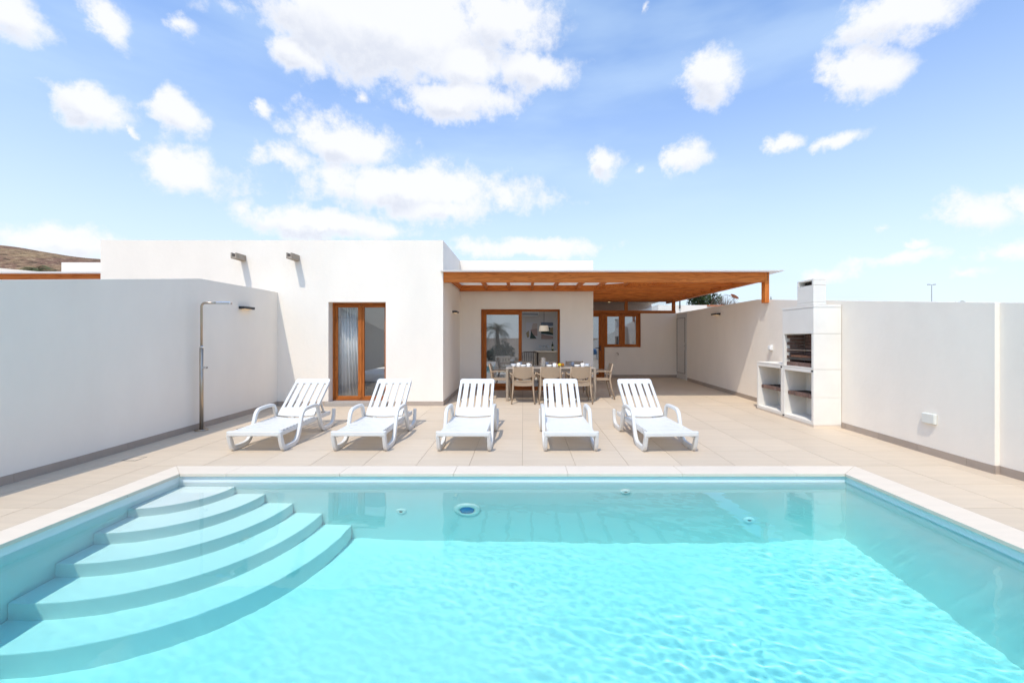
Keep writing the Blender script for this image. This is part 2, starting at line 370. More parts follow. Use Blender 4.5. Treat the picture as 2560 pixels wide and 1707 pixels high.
def new(name, me, parent=None, loc=None, rot=None):
    o = bpy.data.objects.new(name, me); COL.objects.link(o)
    if parent is not None: o.parent = parent
    if loc is not None: o.location = loc
    if rot is not None: o.rotation_euler = rot
    return o
def bevel(o, wd, seg=2, ang=40):
    b = o.modifiers.new('bevel', 'BEVEL'); b.width = wd; b.segments = seg; b.limit_method = 'ANGLE'; b.angle_limit = R(ang)
    return o
def tag(o, label, cat, group=None):
    o['label'] = label; o['category'] = cat
    if group: o['group'] = group
    return o
def struct(o): o['kind'] = 'structure'; return o
def thing(name, label, cat, loc=(0, 0, 0), rz=0, group=None):
    return tag(new(name, None, None, loc, (0, 0, rz)), label, cat, group)
def part(name, mb, m, parent, bev=0, smooth=False, seg=2, world=None):
    """world=True: mesh given in world coordinates under an unrotated root; sub-parts of such a part need no offset"""
    o = new(name, mb.mesh(name, m, smooth), parent)
    if world: o.location = -parent.location
    if bev: bevel(o, bev, seg)
    return o
def dup(root, loc=None, rz=None, label=None):
    def cp(o, par):
        c = o.copy(); COL.objects.link(c); c.parent = par
        for ch in [q for q in KIDS.get(o.name, [])]: cp(ch, c)
        return c
    c = cp(root, None)
    if loc is not None: c.location = loc
    if rz is not None: c.rotation_euler = (0, 0, rz)
    if label: c['label'] = label
    return c
KIDS = {}
def index_kids():
    KIDS.clear()
    for o in COL.objects:
        if o.parent: KIDS.setdefault(o.parent.name, []).append(o)
def catmull(pts, n=6):
    out = []
    P = [Vector(p) for p in pts]
    for i in range(len(P) - 1):
        p0, p1, p2, p3 = P[max(i-1, 0)], P[i], P[i+1], P[min(i+2, len(P)-1)]
        for k in range(n):
            t = k / n
            out.append(0.5 * ((2*p1) + (p2-p0)*t + (2*p0-5*p1+4*p2-p3)*t*t + (3*p1-p0-3*p2+p3)*t**3))
    out.append(P[-1]); return out

# ------------------------------------------------------------------ levels
SLOPE = 0.01674
def gz(y): return max(0.0, -0.0805 + SLOPE * y)         # terrace falls gently towards the pool

PX0, PX1, PY0, PY1 = -3.67, 3.44, 0.55, 4.585           # inner pool wall faces
ZW = -0.10                                              # water level

# ================================================================== GROUND, HILL
g = MB()
B = 1500
for (x0, x1, y0, y1) in ((-B, B, 17, B), (-B, B, -B, -3.5), (-B, -5.1, -3.5, 17), (5.1, B, -3.5, 17)):
    g.add([(x0, y0, -0.4), (x1, y0, -0.4), (x1, y1, -0.4), (x0, y1, -0.4)], [(0, 1, 2, 3)])
struct(new('ground', g.mesh('ground', 'soil')))

h = MB(); NX, NY = 90, 40
for j in range(NY):
    for i in range(NX):
        x = -420 + 400 * i / (NX - 1); y = 140 + 220 * j / (NY - 1)
        ridge = 58 - 0.115 * max(0, x + 330) - 0.00016 * max(0, x + 330) ** 2
        z = ridge * (1 - ((y - 250) / 100) ** 2 if abs(y - 250) < 100 else 0)
        z += 1.6 * noise.noise(Vector((x * .03, y * .03, 0))) + 0.35 * noise.noise(Vector((x * .2, y * .2, 3)))
        h.v.append((x, y, max(z, -3)))
for j in range(NY - 1):
    for i in range(NX - 1):
        a = j * NX + i; h.f.append((a, a + 1, a + NX + 1, a + NX))
struct(new('hill', h.mesh('hill', 'hill', True)))

# ================================================================== TERRACE
terr = MB()
def bed(x0, x1, y0, y1):
    terr.hexa([(x0,y0,gz(y0)-.3),(x1,y0,gz(y0)-.3),(x1,y1,gz(y1)-.3),(x0,y1,gz(y1)-.3)],
              [(x0,y0,gz(y0)-.005),(x1,y0,gz(y0)-.005),(x1,y1,gz(y1)-.005),(x0,y1,gz(y1)-.005)])
REG = [(-5.09, 4.985, 4.842, 8.70), (-1.62, 4.985, 8.70, 10.99), (1.79, 4.985, 10.99, 13.92),
       (-5.20, -3.90, 0.30, 4.842), (3.725, 5.05, 0.30, 4.842)]
for r_ in REG: bed(*r_)
bed(-5.3, 5.1, -3.6, 0.30)
terrace = struct(new('terrace', terr.mesh('terrace', 'grout')))
TS, GAP, TX0, TY0 = 0.6, 0.0042, -0.009, 4.842
full = MB().box(-TS/2 + GAP/2, TS/2 - GAP/2, -TS/2 + GAP/2, TS/2 - GAP/2, -0.02, 0).mesh('tile', 'tile')
tiles = []
for (x0, x1, y0, y1) in REG:
    i0, i1 = math.floor((x0 - TX0) / TS + 1e-4), math.ceil((x1 - TX0) / TS - 1e-4)
    j0, j1 = math.floor((y0 - TY0) / TS + 1e-4), math.ceil((y1 - TY0) / TS - 1e-4)
    for i in range(i0, i1):
        for j in range(j0, j1):
            a0, a1 = TX0 + i * TS, TX0 + (i + 1) * TS; b0, b1 = TY0 + j * TS, TY0 + (j + 1) * TS
            c0, c1, d0, d1 = max(a0, x0), min(a1, x1), max(b0, y0), min(b1, y1)
            if c1 - c0 < 0.02 or d1 - d0 < 0.02: continue
            cxm, cym = (c0 + c1) / 2, (d0 + d1) / 2
            if (c1 - c0) > TS - 1e-3 and (d1 - d0) > TS - 1e-3: me = full
            else:
                hx, hy = (c1 - c0 - GAP) / 2, (d1 - d0 - GAP) / 2
                me = MB().box(-hx, hx, -hy, hy, -0.02, 0).mesh('tile', 'tile')
            tilt = math.atan(SLOPE) if cym > 4.842 else 0
            tiles.append(new('tile', me, terrace, (cxm, cym, gz(cym) + random.uniform(-.0006, .0006)), (tilt, 0, 0)))
# paving behind the photographer, seen only in reflections
bk = MB()
for i in range(17):
    for j in range(6):
        x = -5.25 + i * .6; y = -3.55 + j * .6
        bk.box(x, x + .595, y, y + .595, -.02, 0)
o = new('paving_slab', bk.mesh('paving_slab', 'tile'), terrace); o['kind'] = 'stuff'

# inspection covers in the terrace by the left wall
for (x, y) in ((-4.69, 5.02), (-4.42, 6.62)):
    fr = MB()
    for a in (0, 1):
        fr.box(x + a * .16 - .004, x + a * .16 + .004, y, y + .16, gz(y) + .0005, gz(y) + .003)
        fr.box(x + .004, x + .156, y + a * .155, y + a * .155 + .008, gz(y) + .0005, gz(y) + .003)
    new('drain_cover', fr.mesh('drain_cover', 'door_dark'), terrace)

# ================================================================== POOL
pool = struct(new('pool', None, None, (0, 0, 0)))
def fl(x): return -1.55 - 0.19 * max(0, x) / 3.44
pw = MB().box(PX0 - .2, PX1 + .2, PY1, PY1 + .2, -2.0, -0.032)
part('back_wall', pw, 'pool_plaster', pool)
part('front_wall', MB().box(PX0 - .2, PX1 + .2, PY0 - .2, PY0, -2.0, -0.032), 'pool_plaster', pool)
part('side_wall', MB().box(PX0 - .2, PX0, PY0, PY1, -2.0, -0.032), 'pool_plaster', pool)
part('side_wall', MB().box(PX1, PX1 + .2, PY0, PY1, -2.0, -0.032), 'pool_plaster', pool)
flo = MB()
xs = [PX0, 0.0, PX1]
for a, b in zip(xs, xs[1:]):
    flo.hexa([(a,PY0,-2.05),(b,PY0,-2.05),(b,PY1,-2.05),(a,PY1,-2.05)], [(a,PY0,fl(a)),(b,PY0,fl(b)),(b,PY1,fl(b)),(a,PY1,fl(a))])
part('pool_floor', flo, 'pool_plaster', pool)
prev = 0.0
for r_, zt in ((.60, -.25), (.92, -.485), (1.22, -.745), (1.53, -1.0), (1.84, -1.255)):
    n = 40; pts = [(PX0, PY1)] if prev == 0 else []
    arc = [(PX0 + r_ * math.sin(t), PY1 - r_ * math.cos(t)) for t in [math.pi / 2 * k / n for k in range(n + 1)]]
    poly = [(PX0 + .0005, PY1 - .0005)] + arc
    st = MB().prism(poly, 2, -1.9 + prev * .01, zt)
    part('step', st, 'pool_plaster', pool, bev=0.012, seg=3); prev += 1
# coping stones (each slab, mitred at the corners)
CI = (-3.644, 3.415, 4.56); CO = (-3.90, 3.725, 4.838)  # inner / outer edges: left, right, back
def cop(pts):
    mb = MB().prism(pts, 2, -0.032, 0.0); part('coping_stone', mb, 'coping', pool, bev=0.002, seg=1)
J = .0014
js = [-3.644, -3.15, -1.947, -.737, .475, 1.69, 2.905, 3.415]
for a, b in zip(js, js[1:]):
    l0 = CO[0] if a == js[0] else a; r0 = CO[1] if b == js[-1] else b
    cop([(a + J, CI[2]), (b - J, CI[2]), (r0 - J, CO[2]), (l0 + J, CO[2])])
ys = [4.56, 3.96, 2.76, 1.56, 0.58]
for a, b in zip(ys, ys[1:]):
    o0 = CO[2] if a == ys[0] else a
    cop([(CI[0], a - J), (CO[0], o0 - J), (CO[0], b + J), (CI[0], b + J)])
    cop([(CI[1], b + J), (CO[1], b + J), (CO[1], o0 - J), (CI[1], a - J)])
for k in range(6):
    a = -3.9 + k * 1.27; cop([(a + J, .30), (a + 1.27 - J, .30), (a + 1.27 - J, .578), (a + J, .578)])
# fittings on the back wall
def fitting(name, x, z, r, t, inner, im, label=None):
    mb = MB().lathe([(r, 0), (r, -t * .4), (r * .82, -t), (r * inner, -t), (r * inner * .95, -t * .6), (.001, -t * .6)], (x, PY1, z), 32, 'y')
    o = part(name, mb, 'plastic_white', pool, smooth=True)
    if inner:
        part('lens' if im == 'lens_blue' else 'nozzle', MB().lathe([(r * inner * .93, 0), (r * inner * .9, -t * .3), (.002, -t * .55)], (x, PY1 - t * .62, z), 24, 'y'), im, o, smooth=True)
fitting('pool_light', -.595, -.842, .145, .035, .58, 'lens_blue')
fitting('water_inlet', -1.297, -.899, .055, .025, .35, 'door_dark')
fitting('water_inlet', 1.088, -.369, .055, .03, .35, 'door_dark')
fitting('water_inlet', 2.399, -1.171, .062, .03, .35, 'door_dark')
# water: closed body with a gently rippled surface
wm = MB(); E_ = .006
NXW, NYW = 640, 370
X0, X1, Y0, Y1 = PX0 - E_, PX1 + E_, PY0 - E_, PY1 + E_
for j in range(NYW):
    for i in range(NXW):
        x = X0 + (X1 - X0) * i / (NXW - 1); y = Y0 + (Y1 - Y0) * j / (NYW - 1)
        s1 = max(0, min(1, (x + 2.6) / 4.5)); s2 = max(0, min(1, (4.7 - y) / 2.2))
        amp = .16 + .84 * (s1 * s2) ** 1.1
        p = Vector((x * 8.6 + y * 2.6, y * 11.0, .3))
        q = Vector((x * 2.3, y * 3.3, 5.0))
        z = noise.noise(p) * .00095 + noise.noise(p * 1.9 + Vector((7, 3, 1))) * .00042 + noise.noise(q) * .0011
        amp *= .55 + 1.1 * max(0, noise.noise(Vector((x * .8, y * 1.0, 2.0))) + .35)
        edge = min(1, min(i, NXW - 1 - i, j, NYW - 1 - j) / 6)
        wm.v.append((x, y, ZW + z * amp * edge))
for j in range(NYW - 1):
    for i in range(NXW - 1):
        a = j * NXW + i; wm.f.append((a, a + 1, a + NXW + 1, a + NXW))
me = wm.mesh('pool_water', 'water', True)
water = struct(new('pool_water', me))
water.cycles.is_caustics_caster = True
part('water_body', MB().box(X0, X1, Y0, Y1, -1.97, ZW + .004), 'water_body', water)   # the tinted, light absorbing mass below the surface
for o in COL.objects:
    if o.parent == pool or (o.parent and o.parent.parent == pool): o.cycles.is_caustics_receiver = True

# ================================================================== GARDEN WALLS
def wall_strip(pts, out, base=-.4):
    """pts: (y, x_face, z_top); out = thickness direction in x"""
    mb = MB()
    for (ya, xa, za), (yb, xb, zb) in zip(pts, pts[1:]):
        mb.hexa([(xa, ya, base), (xb, yb, base), (xb + out, yb, base), (xa + out, ya, base)],
                [(xa, ya, za), (xb, yb, zb), (xb + out, yb, zb), (xa + out, ya, za)])
    return mb
def skirt_run(parent, p0, p1, side, ph=0.0, world=True, hgt=.088):
    """row of skirting tiles along a line on the terrace; side = unit normal into the terrace"""
    p0, p1 = Vector(p0), Vector(p1); L = (p1 - p0).length; d = (p1 - p0) / L; s = Vector(side)
    t = -ph
    while t < L:
        a, b = max(t, 0) + .0015, min(t + .6, L) - .0015
        if b - a > .02:
            q = [p0 + d * a, p0 + d * b]; mb = MB()
            bot = [(q[0].x, q[0].y), (q[1].x, q[1].y), (q[1].x + s.x * .011, q[1].y + s.y * .011), (q[0].x + s.x * .011, q[0].y + s.y * .011)]
            mb.hexa([(x, y, gz(y) - .01) for x, y in bot], [(x, y, gz(y) + hgt) for x, y in bot])
            o = part('skirting_tile', mb, 'skirt', parent); o.location = -parent.location if world else (0, 0, 0)
        t += .6
lw = thing('garden_wall', 'white rendered garden wall on the left in shade, its top stepping down towards the pool', 'wall', (-5.1, 4, 0))
part('wall_face', wall_strip([(8.70, -4.97, 2.36), (6.68, -5.02, 2.356), (4.175, -5.08, 2.0), (0, -5.18, 1.42), (-3.6, -5.26, 1.2)], -.2), 'stucco', lw, world=True)
skirt_run(lw, (-5.175, .3), (-4.97, 8.69), (1, 0), .22)
rw = thing('garden_wall', 'white rendered garden wall on the right, sunlit, running from the barbecue to the utility door', 'wall', (5.08, 4, 0))
part('wall_face', wall_strip([(13.08, 4.985, 2.235), (9.14, 4.985, 2.25), (4.55, 4.99, 1.81)], .28), 'stucco_rough', rw, world=True)
part('wall_face', wall_strip([(17.0, 4.985, 2.235), (13.96, 4.985, 2.235)], .28), 'stucco_rough', rw, world=True)
part('wall_face', wall_strip([(4.55, 5.04, 1.81), (0, 5.06, 1.40), (-3.6, 5.06, 1.2)], .23), 'stucco_rough', rw, world=True)
lt = MB().hexa([(4.985, 13.08, 2.19), (5.265, 13.08, 2.19), (5.265, 13.96, 2.19), (4.985, 13.96, 2.19)], [(4.985, 13.08, 2.235), (5.265, 13.08, 2.235), (5.265, 13.96, 2.235), (4.985, 13.96, 2.235)])
part('lintel', lt, 'stucco_rough', rw, world=True)
skirt_run(rw, (4.985, 8.36), (4.985, 13.05), (-1, 0), .1)
skirt_run(rw, (4.99, 4.55), (4.985, 6.72), (-1, 0), .32)
skirt_run(rw, (5.04, .3), (5.04, 4.55), (-1, 0), .4)
skirt_run(rw, (4.985, 4.549), (5.04, 4.549), (0, -1))
# utility door in that wall
ud = part('utility_door', MB().box(4.97, 5.03, 13.08, 13.96, gz(13) + .01, 2.19), 'door_grey', rw, bev=.003, world=True)
for (y0, y1, z0, z1) in ((13.19, 13.20, .33, 2.06), (13.86, 13.87, .33, 2.06), (13.2, 13.86, .33, .34), (13.2, 13.86, 2.05, 2.06)):
    part('frame_bead', MB().box(4.955, 4.9695, y0, y1, z0, z1), 'door_dark', ud)
for k in range(6):
    z = .335 + k * .286
    part('panel', MB().box(4.962, 4.9695, 13.203, 13.857, z + .006, z + .280), 'door_grey', ud, bev=.002)
part('handle', MB().box(4.945, 4.9695, 13.13, 13.16, 1.06, 1.30).tube([(4.94, 13.145, 1.2), (4.925, 13.145, 1.2), (4.925, 13.27, 1.2)], .01), 'chrome', ud)
# ================================================================== HOUSE
HT = 3.41
house = thing('house', 'flat roofed white rendered villa with brown framed doors and stone rain spouts', 'house', (-1.62, 8.7, 0))
def hp(name, mb, m='stucco', bev=0): return part(name, mb, m, house, bev=bev, world=True)
FY = 8.70
DA = (-3.94, -2.78, 0.145, 2.16)                        # french door opening x0 x1 z0 z1
hp('wall', MB().box(-8.55, DA[0], FY, FY + .3, -.4, HT).box(DA[1], -1.62, FY, FY + .3, -.4, HT).box(DA[0], DA[1], FY, FY + .3, DA[3], HT).box(DA[0], DA[1], FY, FY + .3, -.4, DA[2] - .05))
hp('wall', MB().box(-1.92, -1.62, FY + .3, 11.29, -.4, HT))
BY = 10.99; DB = (-1.084, .946, .14, 2.17)
hp('wall', MB().box(-1.62, DB[0], BY, BY + .3, -.4, HT).box(DB[1], 1.79, BY, BY + .3, -.4, HT).box(DB[0], DB[1], BY, BY + .3, DB[3], HT).box(DB[0], DB[1], BY, BY + .3, -.4, DB[2] - .02))
CYY = 13.92
hp('wall', MB().box(1.49, 1.79, BY + .3, 17, -.4, HT))
hp('wall', MB().box(-8.55, -8.25, FY + .3, 15.5, -.4, HT))
hp('wall', MB().box(-8.25, 1.49, 15.3, 15.5, -.4, HT))
hp('wall', MB().box(2.64, 3.81, CYY, CYY + .25, -.4, 1.13).box(3.81, 4.985, CYY, CYY + .25, -.4, 2.225).box(1.79, 2.64, CYY, CYY + .25, -.4, .15))
hp('roof', MB().box(-8.25, -1.92, FY + .3, 9.6, 2.75, HT - .08).box(-8.25, -4.6, 9.6, 11.2, 2.75, HT - .08).box(-2.4, -1.92, 9.6, 11.2, 2.75, HT - .08).box(-8.25, -1.92, 11.2, 15.3, 2.75, HT - .08).box(-1.92, 1.49, BY + .3, 11.7, 2.75, HT - .08).box(-1.92, -1.3, 11.7, 13.3, 2.75, HT - .08).box(1.1, 1.49, 11.7, 13.3, 2.75, HT - .08).box(-1.92, 1.49, 13.3, 15.3, 2.75, HT - .08), 'stucco')  # gaps are unseen skylights, added to brighten bedroom and dining room
hp('room_lining', MB().box(-1.915, -1.8, 11.295, 15.3, 0, 2.75).box(1.44, 1.485, 11.295, 15.3, 0, 2.75).box(-1.8, 1.44, 14.75, 15.29, 0, 2.75).box(-8.24, -1.925, 13.2, 13.4, 0, 2.75).box(-4.95, -4.85, 9.005, 13.2, 0, 2.75), 'room_wall')
hp('room_floor', MB().box(-8.25, -1.93, 9.005, 15.29, -.3, .14).box(-1.79, 1.43, 11.295, 14.74, -.3, .125), 'room_floor')
# skirting of the house
skirt_run(house, (-4.96, FY), (DA[0], FY), (0, -1), .1)
skirt_run(house, (DA[1], FY), (-1.61, FY), (0, -1), .3)
skirt_run(house, (-1.62, FY), (-1.62, BY), (1, 0), .2)
skirt_run(house, (-1.605, BY), (DB[0] - .0, BY), (0, -1))
skirt_run(house, (DB[1], BY), (1.79, BY), (0, -1), .3)
skirt_run(house, (2.64, CYY), (4.97, CYY), (0, -1), .35)
# sills
part('door_sill', MB().box(DA[0] - .04, DA[1] + .04, FY - .10, FY + .298, .03, DA[2] - .002), 'sill_stone', house, bev=.006, world=True)
part('door_sill', MB().box(DB[0], DB[1], BY - .03, BY + .295, .06, DB[2] - .002), 'frame_x', house, bev=.004, world=True)
# spouts
for x in (-5.607, -4.523):
    zt = 3.10; w_ = .108; t_ = .022
    mb = MB().box(x - w_, x - w_ + t_, FY - .30, FY + .02, zt - .112, zt).box(x - t_, x, FY - .30, FY + .02, zt - .112, zt).box(x - w_ + t_, x - t_, FY - .30, FY + .02, zt - .112, zt - .075)
    part('rain_spout', mb, 'spout_stone', house, world=True)

def casement(parent, name, x0, x1, y, z0, z1, fw, dp, glass='pane', split=None, handle=None, world=False):
    """a framed glazed leaf: stiles and rails with a pane"""
    lf = part(name, MB().box(x0, x0 + fw, y, y + dp, z0, z1), 'frame_z', parent, bev=.006, world=world)
    part('stile', MB().box(x1 - fw, x1, y, y + dp, z0, z1), 'frame_z', lf, bev=.006)
    part('rail', MB().box(x0 + fw, x1 - fw, y + .001, y + dp - .001, z0, z0 + fw), 'frame_x', lf, bev=.006)
    part('rail', MB().box(x0 + fw, x1 - fw, y + .001, y + dp - .001, z1 - fw, z1), 'frame_x', lf, bev=.006)
    part('glass_pane', MB().box(x0 + fw - .005, x1 - fw + .005, y + dp * .5 - .004, y + dp * .5 + .004, z0 + fw - .005, z1 - fw + .005), glass, lf)
    return lf
# french door of the left block
y = FY + .19; x0, x1, z0, z1 = DA
part('door_frame', MB().box(x0, x0 + .036, y, y + .08, z0, z1), 'frame_z', house, bev=.005, world=True)
part('door_frame', MB().box(x1 - .036, x1, y, y + .08, z0, z1), 'frame_z', house, bev=.005, world=True)
part('door_frame', MB().box(x0 + .036, x1 - .036, y + .001, y + .079, z1 - .036, z1), 'frame_x', house, bev=.005, world=True)
part('door_frame', MB().box(x0 + .036, x1 - .036, y + .001, y + .079, z0, z0 + .03), 'frame_x', house, bev=.005, world=True)
xm = (x0 + x1) / 2
casement(house, 'door_leaf', x0 + .038, xm - .010, y + .02, z0 + .032, z1 - .038, .055, .05, world=True)
casement(house, 'door_leaf', xm + .010, x1 - .038, y + .02, z0 + .032, z1 - .038, .055, .05, world=True)
part('door_frame', MB().box(xm - .020, xm + .020, y + .002, y + .0195, z0 + .045, z1 - .06), 'frame_z', house, bev=.004, world=True)
# sliding door under the pergola (right leaf slid open behind the left one)
y = BY + .12; x0, x1, z0, z1 = DB
part('door_frame', MB().box(x0, x0 + .05, y, y + .14, z0, z1), 'frame_z', house, bev=.004, world=True)
part('door_frame', MB().box(x1 - .05, x1, y, y + .14, z0, z1), 'frame_z', house, bev=.004, world=True)
part('door_frame', MB().box(x0 + .05, x1 - .05, y + .001, y + .139, z1 - .05, z1), 'frame_x', house, bev=.004, world=True)
part('door_frame', MB().box(x0 + .05, x1 - .05, y + .001, y + .139, z0, z0 + .03), 'frame_x', house, bev=.004, world=True)
casement(house, 'sliding_leaf', x0 + .052, x0 + 1.05, y + .01, z0 + .032, z1 - .052, .085, .05, glass='pane_strong', world=True)
# kitchen door, window and transom at the back of the porch
y = CYY + .05
part('window_frame', MB().box(1.79, 4.95, y - .02, y + .10, 2.225, 2.32), 'frame_x', house, bev=.004, world=True)
part('window_frame', MB().box(1.79, 4.95, y + .0, y + .08, 2.63, 2.72), 'frame_x', house, bev=.004, world=True)
part('window_frame', MB().box(3.30, 3.40, y + .001, y + .079, 2.32, 2.63), 'frame_z', house, bev=.004, world=True)
part('window_frame', MB().box(4.85, 4.95, y + .001, y + .079, 2.32, 2.63), 'frame_z', house, bev=.004, world=True)
part('transom_pane', MB().box(1.79, 3.30, y + .036, y + .044, 2.32, 2.63), 'pane', house, world=True)
part('transom_pane', MB().box(3.40, 4.85, y + .036, y + .044, 2.32, 2.63), 'pane', house, world=True)
part('window_frame', MB().box(2.56, 2.64, y, y + .09, .15, 2.224), 'frame_z', house, bev=.004, world=True)
casement(house, 'kitchen_door', 1.80, 2.558, y + .01, .152, 2.222, .10, .06, glass='pane_strong', world=True)
part('door_handle', MB().tube([(2.50, y + .01, 1.10), (2.50, y - .04, 1.10), (2.36, y - .045, 1.10)], .011).box(2.485, 2.515, y - .002, y + .009, 1.02, 1.18), 'black_metal', house, world=True)
casement(house, 'window_casement', 2.645, 3.215, y + .01, 1.135, 2.22, .095, .06, glass='pane_strong', world=True)
casement(house, 'window_casement', 3.217, 3.770, y + .02, 1.135, 2.22, .095, .06, glass='pane_strong', world=True)
part('window_frame', MB().box(3.772, 3.809, y + .005, y + .10, 1.133, 2.222), 'frame_z', house, world=True)
# kitchen room behind
hp('room_lining', MB().box(1.8, 4.97, 16.6, 16.8, 0, 2.8).box(1.795, 1.85, 14.2, 16.6, 0, 2.8), 'room_wall')
hp('room_floor', MB().box(1.8, 4.97, 14.18, 16.6, -.2, .14), 'room_floor')
hp('room_ceiling', MB().box(1.8, 4.93, 14.1, 16.8, 2.73, 2.76), 'stucco')
for x, yy in ((2.75, 15.2), (3.1, 15.5)):
    part('ceiling_spot', MB().lathe([(.035, 0), (.035, .012)], (x, yy, 2.716), 16), 'spot_warm', house, world=True)
# garden tap and pipe
part('garden_tap', MB().tube([(3.06, CYY, .92), (3.06, CYY - .07, .92), (3.06, CYY - .09, .88)], .014).tube([(3.0, CYY - .04, .95), (3.07, CYY - .04, .95)], .008), 'steel', house, world=True)

# ================================================================== PERGOLA
pg = thing('pergola', 'orange brown timber pergola with white sheet roof over the dining terrace', 'pergola', (4.95, 8.8, 0))
def pp(name, mb, m, bev=.005): return part(name, mb, m, pg, bev=bev, world=True)
pp('front_beam', MB().box(-1.619, 4.905, 8.72, 8.82, 2.565, 2.768), 'wood_x')
pt = pp('post', MB().box(4.907, 4.99, 8.715, 8.86, 2.15, 2.768), 'wood_z')
for z in (2.62, 2.68, 2.74):
    part('bolt', MB().lathe([(.009, 0), (.009, -.006), (.004, -.008)], (4.95, 8.7145, z), 8, 'y'), 'black_metal', pt)
pp('side_beam', MB().box(4.875, 4.975, 8.865, 14.7, 2.60, 2.768), 'wood_y')
pp('ledger', MB().box(-1.615, 1.789, 10.89, 10.987, 2.62, 2.768), 'wood_x')
for x in (-1.612, -.95, -.38, .19, .76, 1.33):
    pp('rafter', MB().box(x, x + .06, 8.822, 10.888, 2.665, 2.767), 'wood_y')
# hip rafter from the house corner to the post
a = Vector((1.80, 10.93)); b = Vector((4.86, 8.87)); d = (b - a).normalized(); nn = Vector((-d.y, d.x)) * .035
pp('hip_rafter', MB().hexa([(p.x, p.y, 2.655) for p in (a - nn, b - nn, b + nn, a + nn)], [(p.x, p.y, 2.767) for p in (a - nn, b - nn, b + nn, a + nn)]), 'wood_x')
def hipy(x): return a.y + (x - a.x) * d.y / d.x
for x in (1.86, 2.43, 3.0, 3.57, 4.14):
    pp('rafter', MB().box(x, x + .06, 8.822, hipy(x) - .05, 2.69, 2.767), 'wood_y')
yy = 9.45
while yy < 14.6:
    x0 = 1.795 if yy > 10.9 else a.x + (yy - a.y) * d.x / d.y + .08
    if 13.85 < yy < 14.1: yy += .57; continue
    pp('rafter', MB().box(x0, 4.873, yy, yy + .06, 2.655, 2.767), 'wood_x')
    yy += .57
pp('roof_sheet', MB().box(-1.66, 5.21, 8.58, FY - .002, 2.770, 2.788).box(-1.617, 5.21, FY - .002, 10.988, 2.770, 2.788).box(1.795, 5.21, 10.988, 14.72, 2.770, 2.788), 'roof_sheet', bev=0)

# ================================================================== WALL LIGHTS, SOCKETS, SHOWER
def wall_light(face, y, z, nx, label, L=.30):
    t = thing('wall_light', label, 'wall light', (face, y, z), 0, 'black linear wall lights')
    part('housing', MB().box(0.0 if nx > 0 else -.10, .10 if nx > 0 else 0.0, -L/2, L/2, -.022, .022), 'black_metal', t, bev=.003)
    part('diffuser', MB().box(.02 * nx if nx > 0 else -.08, .08 if nx > 0 else -.02, -L/2 + .05, L/2 - .05, -.0265, -.0225), 'lamp_warm', t)
wall_light(-4.995, 7.70, 1.97, 1, 'black wall light on the shaded left wall beside the shower')
wall_light(-1.62, 10.0, 2.035, 1, 'black wall light on the house side wall at the left end of the porch', .34)
wall_light(4.985, 11.02, 2.04, -1, 'black wall light on the right wall between utility door and barbecue', .34)
sk = thing('outdoor_socket', 'small white socket on the sunlit wall just left of the barbecue chimney', 'socket', (4.985, 8.62, 1.24))
part('box', MB().box(-.055, 0, -.045, .045, -.05, .05), 'plastic_white', sk, bev=.01)
part('flap', MB().box(-.065, -.0555, -.035, .035, -.035, .03), 'plastic_white', sk, bev=.004)
sk = thing('junction_box', 'cream plastic junction box low on the right wall above the skirting', 'junction box', (4.99, 5.265, .452))
part('box', MB().box(-.034, 0, -.085, .085, -.064, .064), 'plastic_cream', sk, bev=.010)
part('lid', MB().box(-.040, -.0345, -.078, .078, -.057, .057), 'plastic_cream', sk, bev=.004)

sh = thing('outdoor_shower', 'brushed steel outdoor shower column with flat chrome head by the left wall', 'shower', (-4.90, 6.55, gz(6.55)))
part('base_disc', MB().lathe([(.088, 0), (.088, .012), (.08, .02), (.03, .022)], (0, 0, 0), 32), 'steel', sh, smooth=False)
part('column', MB().tube([(0, 0, .02), (0, 0, 1.26)], .026, 20), 'steel', sh, smooth=True)
part('collar', MB().lathe([(.029, 1.255), (.029, 1.275), (.018, 1.285)], (0, 0, 0), 20), 'chrome', sh)
pth = [(0, 0, 1.27), (0, 0, 1.88)] + [(.06 - .06 * math.cos(t), 0, 1.88 + .06 * math.sin(t)) for t in [R(15 * k) for k in range(1, 7)]] + [(.24, 0, 1.94)]
part('riser_pipe', MB().tube(pth, .0165, 14), 'steel', sh, smooth=True)
part('shower_head', MB().box(.235, .455, -.03, .03, 1.915, 1.958), 'chrome', sh, bev=.008)
part('tap_lever', MB().tube([(.02, 0, .955), (.085, 0, .955)], .016, 12), 'chrome', sh)

